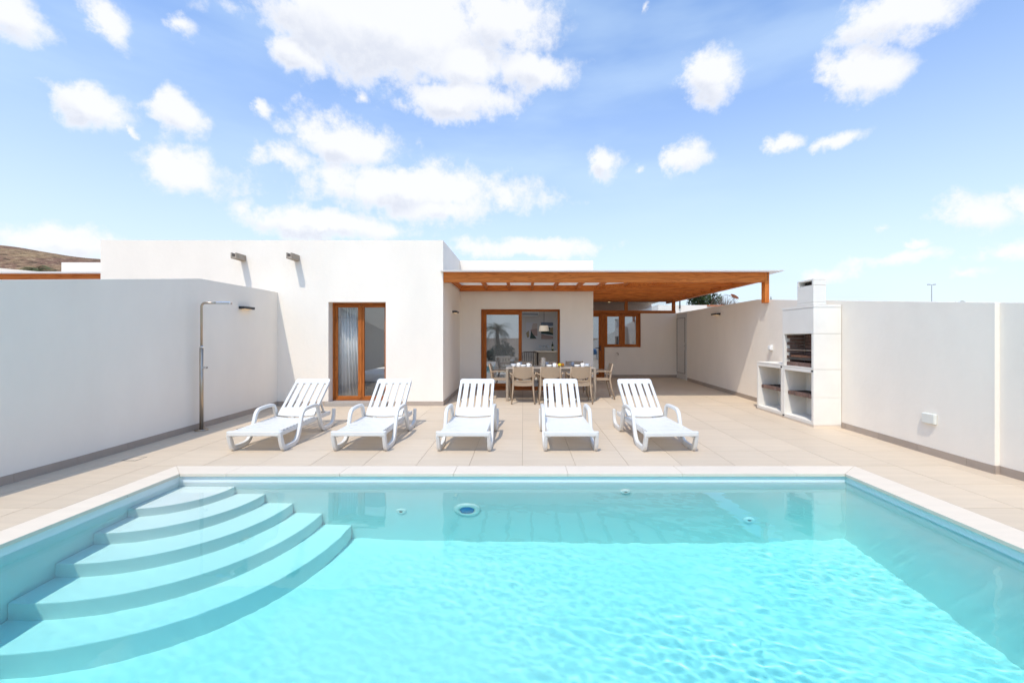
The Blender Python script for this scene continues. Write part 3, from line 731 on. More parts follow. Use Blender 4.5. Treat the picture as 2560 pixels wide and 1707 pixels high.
# ================================================================== BARBECUE
bq = thing('barbecue', 'white precast masonry barbecue with chimney, brick lined firebox and side counter', 'barbecue', (4.76, 7.5, gz(7.5)))
def bp(name, mb, m='precast', bev=.0025, par=None):
    o = part(name, mb, m, par or bq, bev=bev)
    if par is None: o.location = -bq.location
    return o
GX, WX = 4.545, 4.98
z0 = gz(6.73)
def ring(y0, y1, zb, zt, t=.05, back=True):
    """open fronted block: side cheeks plus back"""
    return MB().box(GX, WX, y0, y0 + t, zb, zt).box(GX, WX, y1 - t, y1, zb, zt).box(WX - .05, WX - .001, y0 + t, y1 - t, zb, zt)
YA, YM, YE = 6.73, 7.536, 8.36
for (y0, y1) in ((YA, YM - .002), (YM + .002, YE)):
    zg = gz((y0 + y1) / 2)
    bp('plinth', MB().box(GX + .004, WX, y0 + .004, y1 - .004, zg - .06, zg + .03), 'canvas_ochre' if False else 'coping', 0)
    bp('base_block', ring(y0, y1, zg + .032, zg + .461).box(GX, WX - .051, y0 + .051, y1 - .051, zg + .032, zg + .085))
    bp('base_block', ring(y0, y1, zg + .4635, zg + .900).box(GX, WX - .051, y0 + .051, y1 - .051, zg + .845, zg + .900))
    sf = bp('brick_shelf', MB().box(GX + .085, WX - .052, y0 + .052, y1 - .052, zg + .43, zg + .488), 'soot', 0)
    nbr = 9; L = (y1 - y0 - .104) / nbr
    for k in range(nbr):
        bp('brick', MB().box(GX + .06, GX + .16, y0 + .052 + k * L + .003, y0 + .052 + (k + 1) * L - .003, zg + .428, zg + .490), 'brick', .003, sf)
zg = gz(7.1)
bp('worktop', MB().box(GX - .002, WX, YM + .003, YE + .003, gz(8) + .902, gz(8) + .925))
fbx = bp('firebox_block', MB().box(GX, WX, YA, YA + .05, zg + .905, zg + 1.462).box(GX, WX, YM - .05, YM, zg + .905, zg + 1.462).box(WX - .04, WX - .001, YA + .05, YM - .05, zg + .905, zg + 1.462).box(GX, WX - .04, YA + .05, YM - .05, zg + .905, zg + .925))
soot = bp('lining', MB().box(WX - .075, WX - .041, YA + .051, YM - .051, zg + .926, zg + 1.46).box(GX + .10, WX - .076, YA + .051, YA + .062, zg + .926, zg + 1.46), 'soot', 0)
for r_ in range(9):                                     # brick courses at the back and left cheek
    zz = zg + .93 + r_ * .058
    off = .0 if r_ % 2 else .115
    yb = YA + .066 - off
    while yb < YM - .075:
        u0, u1 = max(yb, YA + .066), min(yb + .223, YM - .07)
        if u1 - u0 > .02: bp('brick', MB().box(WX - .095, WX - .0755, u0, u1, zz, zz + .050), 'brick', 0, soot)
        yb += .231
    xb = GX + .045 + (.05 if r_ % 2 else 0)
    while xb < WX - .11:
        u1 = min(xb + .14, WX - .10)
        bp('brick', MB().box(xb, u1, YM - .066, YM - .0505, zz, zz + .050), 'brick', 0, soot); xb += .148
for k in range(9):                                      # soldier course along the front
    yb = YA + .062 + k * .0755
    bp('brick', MB().box(GX + .03, GX + .14, yb, yb + .068, zg + .926, zg + .99), 'brick', .003, fbx)
tray = bp('charcoal_tray', MB().box(GX + .05, WX - .11, YA + .09, YM - .10, zg + 1.03, zg + 1.045).box(GX + .045, GX + .06, YA + .085, YM - .095, zg + 1.03, zg + 1.075), 'iron', 0)
bp('ash', MB().box(GX + .065, WX - .12, YA + .1, YM - .11, zg + 1.046, zg + 1.105), 'rust', .02, tray)
gr = MB()
for k in range(12):
    yb = YA + .08 + k * .0255
    gr.tube([(GX + .03, yb, zg + 1.195), (WX - .11, yb, zg + 1.195)], .003, 6)
for x in (GX + .03, WX - .11): gr.tube([(x, YA + .075, zg + 1.195), (x, YM - .085, zg + 1.195)], .005, 6)
bp('grill_rack', gr, 'grill_wire', 0)
bp('hood', MB().box(GX, WX, YA, YM, zg + 1.466, zg + 1.875))
bp('hood_cap', MB().box(GX - .004, WX, YA - .004, YM + .004, zg + 1.878, zg + 1.915))
ch = bp('chimney', MB().box(GX, GX + .20, YA + .002, YA + .40, zg + 1.96, zg + 2.225).box(GX - .002, GX + .203, YA, YA + .404, zg + 1.917, zg + 1.957))
bp('chimney_cap', MB().box(GX, GX + .20, YA + .002, YA + .04, zg + 2.228, zg + 2.30).box(GX, GX + .20, YA + .36, YA + .40, zg + 2.228, zg + 2.30).box(GX + .15, GX + .20, YA + .04, YA + .36, zg + 2.228, zg + 2.30).box(GX, GX + .20, YA + .002, YA + .40, zg + 2.302, zg + 2.325).box(GX, GX + .15, YA + .04, YA + .36, zg + 2.228, zg + 2.232), par=ch)
bp('flue', MB().box(GX + .10, GX + .149, YA + .042, YA + .358, zg + 2.233, zg + 2.301), 'soot', 0, ch)
for (y, z) in ((YA + .03, zg + .875), (YM + .03, gz(8) + .875), (YM - .03, zg + .055)):
    bp('maker_plate', MB().box(GX - .004, GX - .0005, y - .024, y + .024, z - .012, z + .012), 'black_metal', 0)

# ================================================================== SUN LOUNGERS
def make_lounger():
    t = thing('sun_lounger', '', 'sun lounger', (0, 0, 0), 0, 'white sun loungers in a row facing the pool')
    side = [(.025, .225), (.05, .14), (.09, .045), (.16, .032), (.34, .034), (.43, .080), (.50, .20), (.555, .345), (.60, .405), (.68, .428), (.90, .432), (.99, .412),
            (1.03, .34), (1.07, .22), (1.14, .065), (1.22, .032), (1.40, .034), (1.50, .065), (1.545, .16), (1.555, .27)]
    path = [tuple(p) for p in catmull([Vector(p) for p in side], 5)]
    n = len(path); wd = []
    for i, p in enumerate(path): wd.append(.047 + .016 * max(0, min(1, (.30 - p[1]) / .2)))
    for s in (-1, 1):
        x0, x1 = (.295, .342) if s > 0 else (-.342, -.295)
        o = part('side_frame', MB().ribbon(path, wd, x0, x1), 'resin_white', t, bev=.012, seg=3)
        part('foot_pad', MB().box(x0 + .004, x1 - .004, .10, .36, .0, .03), 'resin_white', o)
        part('foot_pad', MB().box(x0 + .004, x1 - .004, 1.18, 1.42, .0, .03), 'resin_white', o)
        part('side_rail', MB().box(min(s * .262, s * .294), max(s * .262, s * .294), .03, 1.50, .185, .246), 'resin_white', t, bev=.008)
    # front lip with rounded corners
    lip = []
    for k in range(7): a_ = R(180 + 15 * k); lip.append((-.31 + .035 * math.cos(a_), .03 + .035 * math.sin(a_)))
    for k in range(7): a_ = R(270 + 15 * k); lip.append((.31 + .035 * math.cos(a_), .03 + .035 * math.sin(a_)))
    lip += [(.345, .06), (-.345, .06)]
    mb = MB().prism(lip, 2, .205, .262)
    part('front_lip', mb, 'resin_white', t, bev=.010, seg=3)
    # bed slats, slightly hollow
    pitch, sw = .0785, .0625
    for k in range(12):
        y0 = .062 + k * pitch; mb = MB(); ns = 10; top = []; bot = []
        for i in range(ns + 1):
            x = -.29 + .58 * i / ns; z = .262 - .026 * (1 - (x / .29) ** 2)
            top.append((x, z)); bot.append((x, z - .014))
        vs = []
        for i in range(ns + 1):
            vs += [(top[i][0], y0, top[i][1]), (top[i][0], y0 + sw, top[i][1]), (bot[i][0], y0 + sw, bot[i][1]), (bot[i][0], y0, bot[i][1])]
        fs = [(0, 1, 2, 3), tuple(range(4 * ns, 4 * ns + 4))[::-1]]
        for i in range(ns):
            for q in range(4): fs.append((4*i + q, 4*i + 4 + q, 4*i + 4 + (q+1) % 4, 4*i + (q+1) % 4))
        mb.add(vs, fs); part('bed_slat', mb, 'resin_white', t, bev=.004)
    # reclined back
    ang = math.atan2(.475, .565); Mx = Matrix.Translation((0, 1.005, .268)) @ Matrix.Rotation(ang, 4, 'X')
    Lb = .735; hw = .272
    def bpart(name, mb, par=t, bv=.006): return part(name, mb.xf(Mx), 'resin_white', par, bev=bv, seg=2)
    top = [(-hw, Lb - .10), (hw, Lb - .10)]
    for k in range(7): a_ = R(15 * k); top.append((hw - .04 + .04 * math.cos(a_), Lb - .04 + .04 * math.sin(a_)))
    for k in range(7): a_ = R(90 + 15 * k); top.append((-hw + .04 + .04 * math.cos(a_), Lb - .04 + .04 * math.sin(a_)))
    back = bpart('backrest', MB().prism(top, 2, -.014, .012))
    low = [(-hw, .15)] + [(-hw + 2 * hw * i / 10, .0 - .022 * (1 - ((i - 5) / 5) ** 2)) for i in range(11)] + [(hw, .15)]
    bpart('lower_band', MB().prism(low[::-1], 2, -.014, .012), back)
    gap = .030; ow = .042; iw = (2 * hw - 2 * ow - 5 * gap) / 4
    xs_ = [(-hw, -hw + ow)] ; x = -hw + ow + gap
    for k in range(4): xs_.append((x, x + iw)); x += iw + gap
    xs_.append((hw - ow, hw))
    for (a_, b_) in xs_: bpart('back_slat', MB().box(a_, b_, .1505, Lb - .1005, -.012, .010), back)
    for s in (-1, 1):
        bpart('back_edge', MB().box(min(s * hw, s * (hw - .02)), max(s * hw, s * (hw - .02)), .02, Lb - .05, -.035, -.0145), back)
    # prop
    for s in (-1, 1):
        part('prop_bar', MB().ribbon([(1.30, .46), (1.35, .37), (1.43, .235)], .026, s * .215 - .012, s * .215 + .012), 'resin_white', t, bev=.003)
    part('prop_crossbar', MB().box(-.262, .262, 1.42, 1.45, .22, .25), 'resin_white', t, bev=.005)
    part('rear_crossbar', MB().box(-.262, .262, 1.00, 1.035, .19, .225), 'resin_white', t, bev=.005)
    return t
LL = ['white plastic sun lounger at the left end, nearest the shower wall', 'white plastic sun lounger second from the left, in front of the french door',
      'white plastic sun lounger in the middle of the row of five', 'white plastic sun lounger second from the right, in front of the dining table',
      'white plastic sun lounger at the right end, turned slightly, nearest the barbecue']
LP = [(-3.355, 5.345, 0), (-2.055, 5.345, 0), (-.745, 5.335, -.01), (.60, 5.335, .006), (1.845, 5.325, .05)]
l0 = make_lounger(); index_kids()
tl = math.atan(SLOPE)
for k, (x, y, a_) in enumerate(LP):
    o = l0 if k == 0 else dup(l0)
    o.location = (x, y, gz(y) + .0012); o.rotation_euler = (tl, 0, a_); o['label'] = LL[k]

# ================================================================== DINING TABLE AND CHAIRS
TZ = gz(9.7)
tb = thing('dining_table', 'long taupe outdoor dining table laid for breakfast under the pergola', 'table', (.60, 9.71, TZ))
part('table_top', MB().box(-.975, .975, -.45, .45, .685, .703), 'table_top', tb, bev=.004)
part('apron', MB().box(-.93, .93, -.41, -.385, .62, .684).box(-.93, .93, .385, .41, .62, .684).box(-.93, -.905, -.384, .384, .62, .684).box(.905, .93, -.384, .384, .62, .684), 'table_taupe', tb)
for sx in (-1, 1):
    for sy in (-1, 1):
        x, y = sx * .945, sy * .42
        part('leg', MB().box(x - .028, x + .028, y - .028, y + .028, (gz(9.71 + y) - TZ) , .6845), 'table_taupe', tb, bev=.006)
def make_chair():
    t = thing('dining_chair', '', 'chair', (0, 0, 0), 0, 'taupe resin armchairs round the dining table')
    for s in (-1, 1):
        part('leg', MB().tube([(s * .238, -.285, 0), (s * .215, -.215, .25), (s * .205, -.185, .43), (s * .205, -.205, .60), (s * .20, -.25, .775)], [(.013, .014), (.017, .018), (.021, .022), (.019, .019), (.014, .014)], 10), 'resin_taupe', t, smooth=True)
        part('leg', MB().tube([(s * .235, .235, 0), (s * .22, .215, .25), (s * .21, .20, .425)], [(.013, .014), (.017, .018), (.021, .022)], 10), 'resin_taupe', t, smooth=True)
        arm = catmull([(s * .205, -.195, .60), (s * .255, -.14, .612), (s * .268, 0, .615), (s * .268, .10, .612), (s * .262, .155, .585), (s * .245, .165, .51), (s * .215, .165, .435)], 4)
        part('armrest', MB().tube(arm, (.020, .013), 10), 'resin_taupe', t, smooth=True)
    # backrest shell: curved in plan, curved lower edge
    mb = MB(); n = 14; vs = []
    for i in range(n + 1):
        u = -1 + 2 * i / n; x = .198 * u; yo = -.030 * (1 - u * u)
        zl = .515 + .05 * u * u; zt_ = .765 + .008 * (1 - u * u)
        yl, yt = -.20 + yo, -.252 + yo
        vs += [(x, yl - .006, zl), (x, yt - .006, zt_), (x, yt + .008, zt_), (x, yl + .008, zl)]
    fs = [(0, 1, 2, 3), tuple(range(4 * n, 4 * n + 4))[::-1]]
    for i in range(n):
        for q in range(4): fs.append((4*i + q, 4*i + 4 + q, 4*i + 4 + (q+1) % 4, 4*i + (q+1) % 4))
    mb.add(vs, fs); part('backrest', mb, 'resin_taupe', t, bev=.003)
    seat = [(-.20, -.19), (.20, -.19), (.225, .20), (.19, .235), (-.19, .235), (-.225, .20)]
    part('seat', MB().prism(seat, 2, .415, .440), 'resin_taupe', t, bev=.01, seg=3)
    ap = [(-.19, .414), (.19, .414)] + [(.19 - .38 * i / 8, .375 - .012 * math.sin(math.pi * i / 8)) for i in range(9)]
    part('seat_rail', MB().prism(ap, 1, -.195, -.175), 'resin_taupe', t)
    part('seat_rail', MB().box(-.2, .2, .195, .215, .375, .414), 'resin_taupe', t)
    return t
c0 = make_chair(); index_kids()
CH = [(0.0, 9.12, 0, 'taupe armchair with its back to the pool, left of the near three'), (.568, 9.12, 0, 'taupe armchair with its back to the pool, middle of the near three'),
      (1.19, 9.12, 0, 'taupe armchair with its back to the pool, right of the near three'),
      (-.50, 9.70, -R(90), 'taupe armchair at the left head of the dining table'), (1.73, 9.69, R(90), 'taupe armchair at the right head of the dining table'),
      (0.0, 10.26, R(180), 'taupe armchair on the far side of the table, left, against the sliding door'), (.60, 10.24, R(180), 'taupe armchair on the far side of the table, middle, behind the fruit plate'),
      (1.25, 10.26, R(180), 'taupe armchair on the far side of the table, right, against the white wall')]
for k, (x, y, a_, lb) in enumerate(CH):
    o = c0 if k == 0 else dup(c0)
    o.location = (x, y, gz(y) + .002); o.rotation_euler = (tl if a_ == 0 else 0, 0, a_); o['label'] = lb
# tableware
TT = TZ + .7035
def mug(m):
    t = thing('mug', '', 'mug', (0, 0, 0), 0, 'mugs on the dining table')
    part('cup', MB().lathe([(.034, 0), (.040, .006), (.041, .092), (.037, .092), (.036, .012), (.001, .010)], (0, 0, 0), 24), m, t, smooth=True)
    hd = [(.038 + .028 * math.sin(u), 0, .048 + .028 * math.cos(u)) for u in [R(15 + 15 * k) for k in range(11)]]
    part('handle', MB().tube(hd, .0055, 8), m, t, smooth=True)
    return t
def bowl():
    t = thing('bowl', '', 'bowl', (0, 0, 0), 0, 'white bowls on the dining table')
    part('body', MB().lathe([(.030, 0), (.034, .006), (.060, .03), (.068, .055), (.065, .055), (.056, .032), (.028, .012), (.001, .011)], (0, 0, 0), 28), 'ceramic_white', t, smooth=True)
    return t
def plate(m='ceramic_white', r=.125):
    t = thing('plate', '', 'plate', (0, 0, 0), 0, 'plates on the dining table')
    part('dish', MB().lathe([(r * .55, 0), (r * .6, .004), (r, .018), (r * .99, .021), (r * .6, .009), (.001, .008)], (0, 0, 0), 32), m, t, smooth=True)
    return t
mw, mg, bw, pl = mug('ceramic_white'), mug('ceramic_grey'), bowl(), plate(); pgy = plate('ceramic_grey', .11); index_kids()
first = {}
def put(src, x, y, z, lb, rz=0):
    o = src if src.name not in first else dup(src)
    first[src.name] = 1
    o.location = (x, y, TT + z); o.rotation_euler = (0, 0, rz); o['label'] = lb
put(pl, -.22, 9.72, 0, 'white plate under a bowl at the left head of the table'); put(bw, -.22, 9.72, .011, 'white bowl on a plate at the left head of the table')
put(mw, -.10, 9.60, 0, 'white mug beside the left grey mug near the left head of the table', R(150)); put(mg, -.06, 9.97, 0, 'grey mug at the left far place setting', R(60))
put(pgy, .06, 9.97, 0, 'grey plate at the left far place setting'); put(bw, .0, 9.50, .0, 'white bowl behind the left near chair')
put(mw, .115, 9.47, 0, 'white mug with handle to the right behind the left near chair', 0)
put(mg, .55, 10.0, 0, 'grey mug behind the fruit plate', R(90)); put(pgy, .63, 9.97, 0, 'grey plate behind the grapes'); put(bw, .575, 9.50, 0, 'white bowl behind the middle near chair')
put(mw, .69, 9.47, 0, 'white mug with handle to the right behind the middle near chair', 0)
put(mg, 1.145, 9.97, 0, 'grey mug with handle to the left at the right far place setting', R(180)); put(pgy, 1.27, 9.98, 0, 'grey plate at the right far place setting')
put(bw, 1.19, 9.50, 0, 'white bowl behind the right near chair'); put(mw, 1.31, 9.50, 0, 'white mug with handle to the right behind the right near chair', 0)
put(pl, 1.44, 9.74, 0, 'white plate under a bowl at the right head of the table'); put(bw, 1.44, 9.74, .011, 'white bowl on a plate at the right head of the table')
va = thing('vase', 'tall pale textured vase in the middle of the dining table', 'vase', (.455, 9.76, TT))
mb = MB(); n = 40; prof = [(0, .05), (.02, .052), (.19, .046), (.20, .045)]
for z, r_ in prof:
    for k in range(n): rr = r_ * (1 + .05 * (k % 2)); mb.v.append((rr * math.cos(2*math.pi*k/n), rr * math.sin(2*math.pi*k/n), z))
for j in range(3):
    for k in range(n): mb.f.append((j*n + k, j*n + (k+1) % n, (j+1)*n + (k+1) % n, (j+1)*n + k))
mb.f += [tuple(range(n))[::-1], tuple(range(3*n, 4*n))]
part('body', mb, 'shade_fabric', va)
fp = thing('fruit_plate', 'sand coloured serving plate holding oranges, a lemon and grapes', 'plate', (.80, 9.72, TT))
part('dish', MB().lathe([(.09, 0), (.1, .004), (.155, .022), (.154, .026), (.1, .010), (.001, .009)], (0, 0, 0), 36), 'canvas_ochre', fp, smooth=True)
for (x, y, r_, m, nm, lb) in ((.75, 9.70, .036, 'orange', 'orange', 'orange at the left of the fruit plate'), (.895, 9.72, .036, 'orange', 'orange', 'orange at the right of the fruit plate'),
                              (.82, 9.68, .036, 'lemon', 'lemon', 'yellow lemon in the middle of the fruit plate'), (.85, 9.79, .035, 'orange', 'orange', 'orange at the back of the fruit plate')):
    t = thing(nm, lb, nm, (x, y, TT + .011))
    part('fruit', MB().ball((0, 0, r_), r_, 16, (1.18, 1, 1) if m == 'lemon' else (1, 1, 1)), m, t, smooth=True)
    part('stem', MB().lathe([(.004, 0), (.003, .003)], (0, 0, r_ * 2 - .001), 6), 'leaf', t)
t = thing('grapes', 'bunch of dark grapes at the left of the fruit plate', 'grapes', (.70, 9.78, TT + .012)); rg = random.Random(3)
for k in range(24):
    part('grape', MB().ball((rg.uniform(-.05, .05), rg.uniform(-.04, .04), .012 + rg.random() * .045), .011, 8), 'grape', t, smooth=True)

# ================================================================== INSIDE THE ROOMS
def canvas(x, z, wd, ht, shapes, label):
    t = thing('painting', label, 'painting', (x, 14.745, z), 0)
    part('stretcher', MB().box(-wd/2, wd/2, -.03, 0, 0, ht), 'canvas_white', t)
    for i, (m, pts) in enumerate(shapes):
        part('colour_field', MB().prism([(-wd/2 + wd * u, ht * v) for u, v in pts], 1, -.0312 - .0006 * i, -.0306 - .0006 * i), m, t)
canvas(.29, 1.41, .385, .55, [('canvas_sand', [(.4, .3), (1, .3), (1, .95), (.6, .95)]), ('canvas_rose', [(.45, .2), (1, .15), (1, .62), (.4, .55)]), ('canvas_green', [(.35, 0), (.95, 0), (.6, .3), (.45, .5)]), ('canvas_ochre', [(0, .35), (.25, .5), (.3, .1), (.1, .05)])], 'bright abstract landscape painting seen through the open sliding door, left of two')
canvas(.82, 1.40, .41, .56, [('canvas_blue', [(0, .72), (1, .8), (1, 1), (0, 1)]), ('canvas_green', [(0, .32), (1, .22), (1, .62), (.5, .75), (0, .7)]), ('canvas_rose', [(0, 0), (1, 0), (1, .16), (0, .3)]), ('canvas_ochre', [(.7, .4), (1, .35), (1, .7), (.75, .66)])], 'dark green and rose abstract painting behind the pendant lamp')
t = thing('pendant_lamp', 'tapered fabric pendant lamp hanging on a cord inside the dining room', 'lamp', (.64, 13.2, 1.636))
part('lamp_shade', MB().lathe([(.165, 0), (.132, .175), (.128, .175), (.161, .0)], (0, 0, 0), 32), 'shade_fabric', t, smooth=False)
part('cord', MB().tube([(0, 0, .17), (0, 0, 1.11)], .006, 6), 'black_metal', t)
t = thing('air_conditioner', 'white wall mounted air conditioner high on the dining room wall', 'air conditioner', (.14, 14.74, 2.17))
part('body', MB().box(-.40, .40, -.20, 0, 0, .26), 'plastic_white', t, bev=.03, seg=3); part('louvre', MB().box(-.36, .36, -.205, -.2005, .03, .09), 'ceramic_grey', t)
t = thing('console_table', 'pale console table with glasses against the dining room wall', 'console', (.90, 14.45, .125))
part('table_top', MB().box(-.55, .53, -.2, .28, .84, .875), 'console_wood', t)
for x in (-.52, .45): part('leg', MB().box(x, x + .05, -.18, .26, 0, .84), 'console_wood', t)
part('shelf', MB().box(-.469, .449, -.17, .25, .30, .33), 'console_wood', t)
for k, x in enumerate((.576, .70, .83)):
    t = thing('wine_glass', ['stemmed glass at the left on the console', 'stemmed glass in the middle on the console', 'stemmed glass on the console next to the wine bottle'][k], 'glass', (x, 14.4, 1.0005), 0, 'glasses on the console')
    part('goblet', MB().lathe([(.035, 0), (.035, .003), (.005, .01), (.005, .08), (.03, .10), (.042, .14), (.034, .19), (.033, .19), (.040, .14), (.001, .09)], (0, 0, 0), 20), 'drink_glass', t, smooth=True)
t = thing('wine_bottle', 'dark wine bottle with pale label on the console', 'bottle', (.98, 14.38, 1.0005))
part('body', MB().lathe([(.037, 0), (.038, .01), (.038, .19), (.014, .24), (.014, .30), (.001, .30)], (0, 0, 0), 20), 'bottle_glass', t, smooth=True)
part('label_band', MB().lathe([(.0385, .06), (.0385, .15)], (0, 0, 0), 20), 'label_paper', t)
t = thing('rattan_chair', 'dark woven rattan chair indoors behind the left sliding door frame', 'chair', (.15, 12.75, .125), R(15))
for s in (-1, 1):
    part('leg', MB().tube([(s * .24, -.2, 0), (s * .22, -.16, .44)], .012, 8), 'rattan', t); part('leg', MB().tube([(s * .24, .24, 0), (s * .22, .2, .44)], .012, 8), 'rattan', t)
part('seat', MB().box(-.25, .25, -.2, .25, .44, .47), 'rattan', t, bev=.01)
wv_ = MB()
for k in range(11): z = .5 + k * .036; wv_.tube([(-.25, -.14, z), (-.15, -.21, z), (.15, -.21, z), (.25, -.14, z)], .006, 6)
for k in range(9): x = -.22 + k * .055; wv_.tube([(x, -.19, .47), (x, -.2, .88)], .008, 6)
wv_.tube([(-.26, -.12, .45), (-.26, -.14, .88), (-.15, -.21, .9), (.15, -.21, .9), (.26, -.14, .88), (.26, -.12, .45)], .014, 8)
part('backrest', wv_, 'rattan', t)
def curtain(x0, x1, y, z0, z1, label, lean=0):
    mb = MB(); n = 60
    for i in range(n + 1):
        x = x0 + (x1 - x0) * i / n; yo = .028 * math.sin(i * .62) + .010 * math.sin(i * 1.37 + 1)
        mb.v += [(x + lean * (i / n), y + yo * 1.2, z0), (x, y + yo, z1), (x, y + yo + .004, z1), (x + lean * (i / n), y + yo * 1.2 + .004, z0)]
    for i in range(n):
        for q in range(4): mb.f.append((4*i + q, 4*i + 4 + q, 4*i + 4 + (q+1) % 4, 4*i + (q+1) % 4))
    o = tag(new('curtain', mb.mesh('curtain', 'fabric_white', True)), label, 'curtain')
curtain(-3.88, -3.55, 9.12, .16, 2.3, 'white curtain gathered behind the left leaf of the french door', .12)
curtain(-1.03, -.80, 11.42, .14, 2.4, 'pale curtain at the left edge inside the sliding door')
t = thing('bed', 'white made bed seen through the right leaf of the french door', 'bed', (-3.0, 10.6, .14))
part('base', MB().box(-.9, 1.0, -.8, 1.2, 0, .28), 'console_wood', t); part('mattress', MB().box(-.88, .98, -.8, 1.2, .285, .50), 'fabric_white', t, bev=.05, seg=3)
for k, (x, y, z, m, lb) in enumerate(((-2.90, 10.15, .70, 'fabric_white', 'rolled white towel on the bed, left of two'), (-2.73, 10.17, .70, 'fabric_white', 'rolled white towel on the bed, right of two'), (-3.02, 10.42, .72, 'towel_blue', 'folded blue towel on the bed behind the white rolls'))):
    t = thing('towel', lb, 'towel', (x, y, z), 0, 'towels on the bed')
    if m == 'fabric_white': part('roll', MB().tube([(0, -.02, 0), (0, .25, 0)], .068, 18), m, t, smooth=False)
    else: part('fold', MB().box(-.22, .4, -.10, .16, -.07, .09), m, t, bev=.04, seg=3)

# ================================================================== NEIGHBOURING BUILDINGS AND PLANTS
nb = thing('neighbour_house', 'white neighbouring house behind the left wall with brown pergola beam', 'house', (-10, 11, 0))
part('wall', MB().box(-11.8, -8.56, 10.99, 15.5, -.4, 3.36), 'stucco', nb, world=True)
part('pergola_beam', MB().box(-16, -8.56, 8.94, 9.04, 2.565, 2.768), 'wood_x', nb, world=True)
part('roof_sheet', MB().box(-16.2, -8.56, 8.85, 10.98, 2.770, 2.80), 'roof_sheet', nb, world=True)
part('post', MB().box(-15.9, -15.8, 8.95, 9.05, -.4, 2.565), 'wood_z', nb, world=True)
part('wall', MB().prism([(-22, -.4), (-14.2, -.4), (-14.2, 3.4), (-18, 3.95), (-22, 4.3)], 1, 17, 17.3), 'stucco', nb, world=True)
nr = thing('neighbour_house', 'white flat roofed neighbouring building with terracotta edge behind the right wall', 'house', (8, 18, 0))
part('wall', MB().box(5.4, 7.35, 17.2, 22, -.4, 2.74).box(7.35, 9.2, 17.4, 22, -.4, 2.70), 'stucco', nr, world=True)
part('roof_edge', MB().box(7.3, 9.25, 17.36, 17.9, 2.703, 2.76), 'terracotta', nr, world=True)
part('wall', MB().box(9.2, 22, 30, 32, -.4, 3.62), 'stucco', nr, world=True)
part('downpipe', MB().tube([(6.05, 17.15, 2.95), (6.25, 17.15, 2.95), (6.25, 17.15, 2.6)], .03, 8), 'black_metal', nr, world=True)
part('vent', MB().box(12.6, 13.0, 30.2, 30.6, 3.62, 3.85), 'sill_stone', nr, world=True)

def leaves(mb, c, rad, n, size, rng, squash=1.0, lumps=9):
    cs = []
    for k in range(lumps):
        v = Vector((rng.gauss(0, 1), rng.gauss(0, 1), rng.gauss(0, 1))).normalized() * rng.uniform(.35, .8)
        cs.append((Vector((v.x * rad, v.y * rad, v.z * rad * squash)), rng.uniform(.28, .5) * rad))
    for k in range(n):
        cc, rr = rng.choice(cs)
        v = Vector((rng.gauss(0, 1), rng.gauss(0, 1), rng.gauss(0, 1))).normalized() * rr * rng.uniform(.6, 1.05)
        p = Vector(c) + cc + v
        a_ = Vector((rng.gauss(0, 1), rng.gauss(0, 1), rng.gauss(0, 1))).normalized(); b_ = a_.orthogonal().normalized()
        s = size * rng.uniform(.6, 1.3)
        mb.add([p - a_ * s, p + b_ * s * .45, p + a_ * s, p - b_ * s * .45], [(0, 1, 2, 3)])
rt = random.Random(21)
tr = thing('tree', 'dark green bushy tree beyond the right wall, seen under the pergola roof edge', 'tree', (12.15, 29.0, -.4))
mb = MB(); leaves(mb, (-.1, 0, 4.75), 1.35, 5200, .085, rt, 1.0, 16); part('crown', mb, 'leaf', tr)
part('trunk', MB().tube([(0, 0, 0), (.05, 0, 1.6), (-.05, 0, 3.2), (0, 0, 4.6)], [.16, .13, .11, .05], 10), 'bark', tr, smooth=True)
for k in range(5):
    a_ = k * 1.3; part('limb', MB().tube([(0, 0, 3.0), (.5 * math.cos(a_), .5 * math.sin(a_), 3.8), (.9 * math.cos(a_), .9 * math.sin(a_), 4.6)], [.07, .05, .02], 7), 'bark', tr)
sb = thing('shrub', 'bare twiggy grey brown shrub beside the dark tree', 'shrub', (13.2, 28.5, -.4))
tw = MB()
for k in range(260):
    a_ = rt.uniform(0, 6.28); e_ = rt.uniform(.5, 1.5); p = Vector((rt.uniform(-.3, .3), rt.uniform(-.3, .3), 3.3)); pts = [p]
    for q in range(5):
        p = p + Vector((math.cos(a_) * math.cos(e_), math.sin(a_) * math.cos(e_), math.sin(e_))) * rt.uniform(.15, .36); a_ += rt.uniform(-.6, .6); e_ += rt.uniform(-.35, .2); pts.append(p)
    tw.tube(pts, [.014, .011, .009, .007, .005, .003], 4)
part('branches', tw, 'twig', sb); part('trunk', MB().tube([(0, 0, 0), (0, 0, 3.5)], [.12, .09], 8), 'bark', sb)

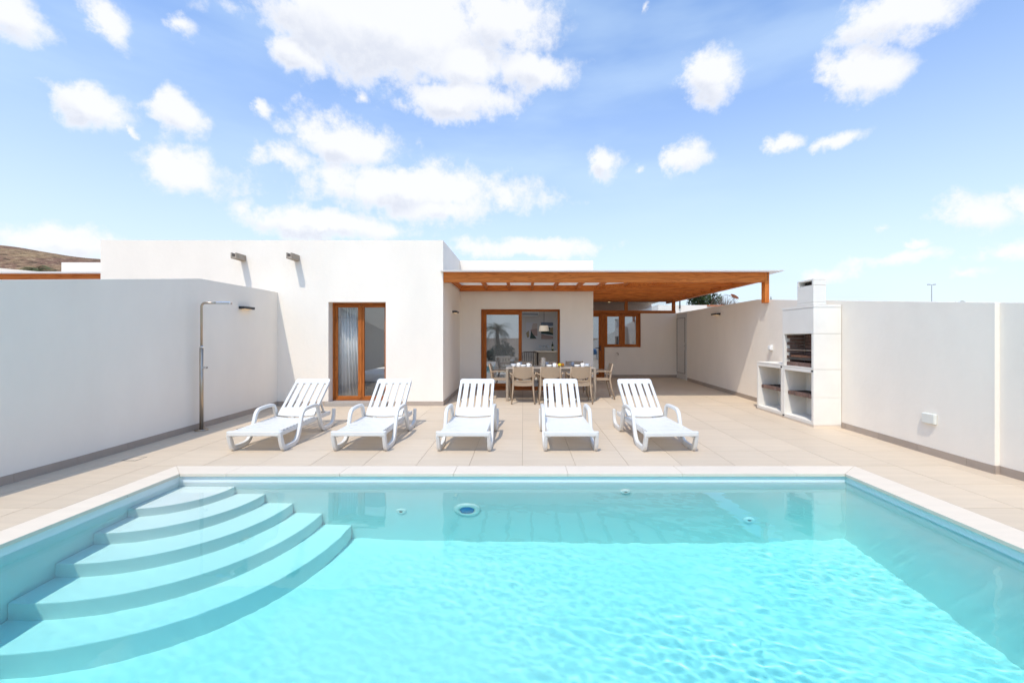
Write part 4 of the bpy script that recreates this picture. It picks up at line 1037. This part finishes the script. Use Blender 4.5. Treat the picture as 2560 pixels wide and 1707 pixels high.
def palm(name, loc, ht, label, fl_=1.5, nf=34, seed=1, drop=1.0):
    rng = random.Random(seed); t = thing(name, label, 'palm tree', loc)
    part('trunk', MB().tube([(0, 0, 0), (.08, 0, ht * .5), (0, 0, ht)], [.2, .15, .14], 10), 'bark', t)
    for k in range(nf):
        a_ = 6.283 * k / nf + rng.uniform(-.2, .2); e_ = rng.uniform(-.2, 1.35); mb = MB(); p = Vector((0, 0, ht)); n = 9; sp = []
        for i in range(n):
            d_ = Vector((math.cos(a_) * math.cos(e_), math.sin(a_) * math.cos(e_), math.sin(e_)))
            sp.append((p.copy(), d_)); p += d_ * fl_ / n; e_ -= .22 * drop
        mb.tube([q[0] for q in sp], [.016 - .0014 * i for i in range(n)], 4)
        for i in range(1, n):
            sd = sp[i][1].cross(Vector((0, 0, 1))).normalized()
            for s in (-1, 1):
                for f_ in (0, .5):
                    b_ = sp[i][0] + sp[i][1] * fl_ / n * f_; L = fl_ * .30 * (1 - .55 * i / n)
                    e1 = b_ + (sd * s * .8 + sp[i][1] * .55 + Vector((0, 0, -.25))) * L; wd_ = sp[i][1] * .018
                    mb.add([b_ - wd_, b_ + wd_, e1], [(0, 1, 2)])
        part('frond', mb, 'leaf_olive', t)
palm('palm_tree', (-28.3, 25, -.4), 5.62, 'green palm top rising behind the neighbour roof on the left, below the hill', 1.2, 40, 4, 1.3)
palm('palm_tree', (30.3, 30, -.4), 4.0, 'small palm crown just showing above the right wall', 1.1, 30, 6, 1.4)
palm('palm_tree', (-2.2, -14, -.4), 2.4, 'palm tree mirrored in the left pane of the sliding door', 1.6, 36, 8)
palm('palm_tree', (1.5, -15, -.4), 1.7, 'second palm mirrored at the right edge of the sliding door pane', 1.4, 30, 9)
for k, (x, y, r_, hh) in enumerate(((-4.5, -11, 1.4, .5), (-1.6, -10.5, 1.4, .4), (3.4, -11.5, 1.6, .6), (.8, -11, 1.3, .7))):
    t = thing('hedge_bush', ['low bush mirrored in the sliding door glass, below the palm', 'low bush mirrored in the sliding door glass, right of the palm', 'low bush mirrored in the kitchen door glass', 'low bush mirrored in the middle of the sliding door glass'][k], 'bush', (x, y, -.4), 0, 'bushes behind the photographer')
    mb = MB(); leaves(mb, (0, 0, hh), r_, 1500, .13, rt, .6, 8); part('foliage', mb, 'leaf', t); part('stem', MB().tube([(0, 0, 0), (0, 0, hh)], .07, 8), 'bark', t)

def street_lamp(x, y, top, label):
    t = thing('street_lamp', label, 'street lamp', (x, y, -.4), 0, 'distant double armed street lamps')
    hh = top + .4
    part('pole', MB().tube([(0, 0, 0), (0, 0, hh - .15)], [.06, .04], 8), 'pole_grey', t)
    for s in (-1, 1): part('lamp_arm', MB().tube([(0, 0, hh - .18), (s * .25, 0, hh - .12)], .025, 6).box(min(s * .25, s * .55), max(s * .25, s * .55), -.08, .08, hh - .15, hh - .05), 'pole_grey', t)
street_lamp(57.0, 60, 8.95, 'grey double armed street lamp standing above the right wall')
street_lamp(38.0, 80, 9.4, 'grey double armed street lamp seen under the pergola roof edge')
sd = thing('satellite_dish', 'small rusty satellite dish above the neighbour roof edge', 'satellite dish', (14.75, 30.1, 3.62))
part('dish', MB().lathe([(.02, 0), (.16, .03), (.30, .10), (.29, .11), (.15, .045), (.001, .02)], (0, 0, 0), 24).xf(Matrix.Translation((0, 0, .62)) @ Matrix.Rotation(R(35), 4, 'Y')), 'terracotta', sd)
part('mast', MB().tube([(0, 0, 0), (0, 0, .6)], .03, 8), 'pole_grey', sd); part('feed_arm', MB().tube([(0, 0, .6), (-.55, 0, .85)], .02, 6), 'pole_grey', sd)
ag = thing('agave', 'spiky little plant showing above the right wall beside the barbecue chimney', 'plant', (5.75, 8.06, -.4))
for k in range(7):
    a_ = k * .9; part('leaf', MB().tube([(0, 0, 2.1), (.05 * math.cos(a_), .05 * math.sin(a_), 2.26), (.10 * math.cos(a_), .10 * math.sin(a_), 2.30 + .03 * (k % 3))], [.012, .009, .002], 5), 'leaf_olive', ag)
part('stem', MB().tube([(0, 0, 0), (0, 0, 2.15)], .03, 6), 'bark', ag)
cc = thing('cactus', 'thin green cactus tip above the wall beside the pergola post', 'cactus', (5.33, 9.25, -.4))
part('stem', MB().tube([(0, 0, 0), (0, 0, 2.6), (0, 0, 2.73)], [.03, .02, .004], 7), 'leaf_olive', cc); part('arm', MB().tube([(.0, 0, 2.4), (.06, 0, 2.55), (.06, 0, 2.66)], [.012, .012, .003], 6), 'leaf_olive', cc)
rl = thing('pool_cover_roller', 'rolled blue pool cover mirrored in the kitchen door glass', 'pool cover', (3.4, -.9, 0))
part('roll', MB().tube([(-1.5, 0, .5), (1.5, 0, .5)], .2, 20), 'cover_blue', rl, smooth=False)
for s in (-1, 1): part('stand', MB().tube([(s * 1.55, -.25, 0), (s * 1.55, 0, .5), (s * 1.55, .25, 0)], .025, 8), 'chrome', rl)
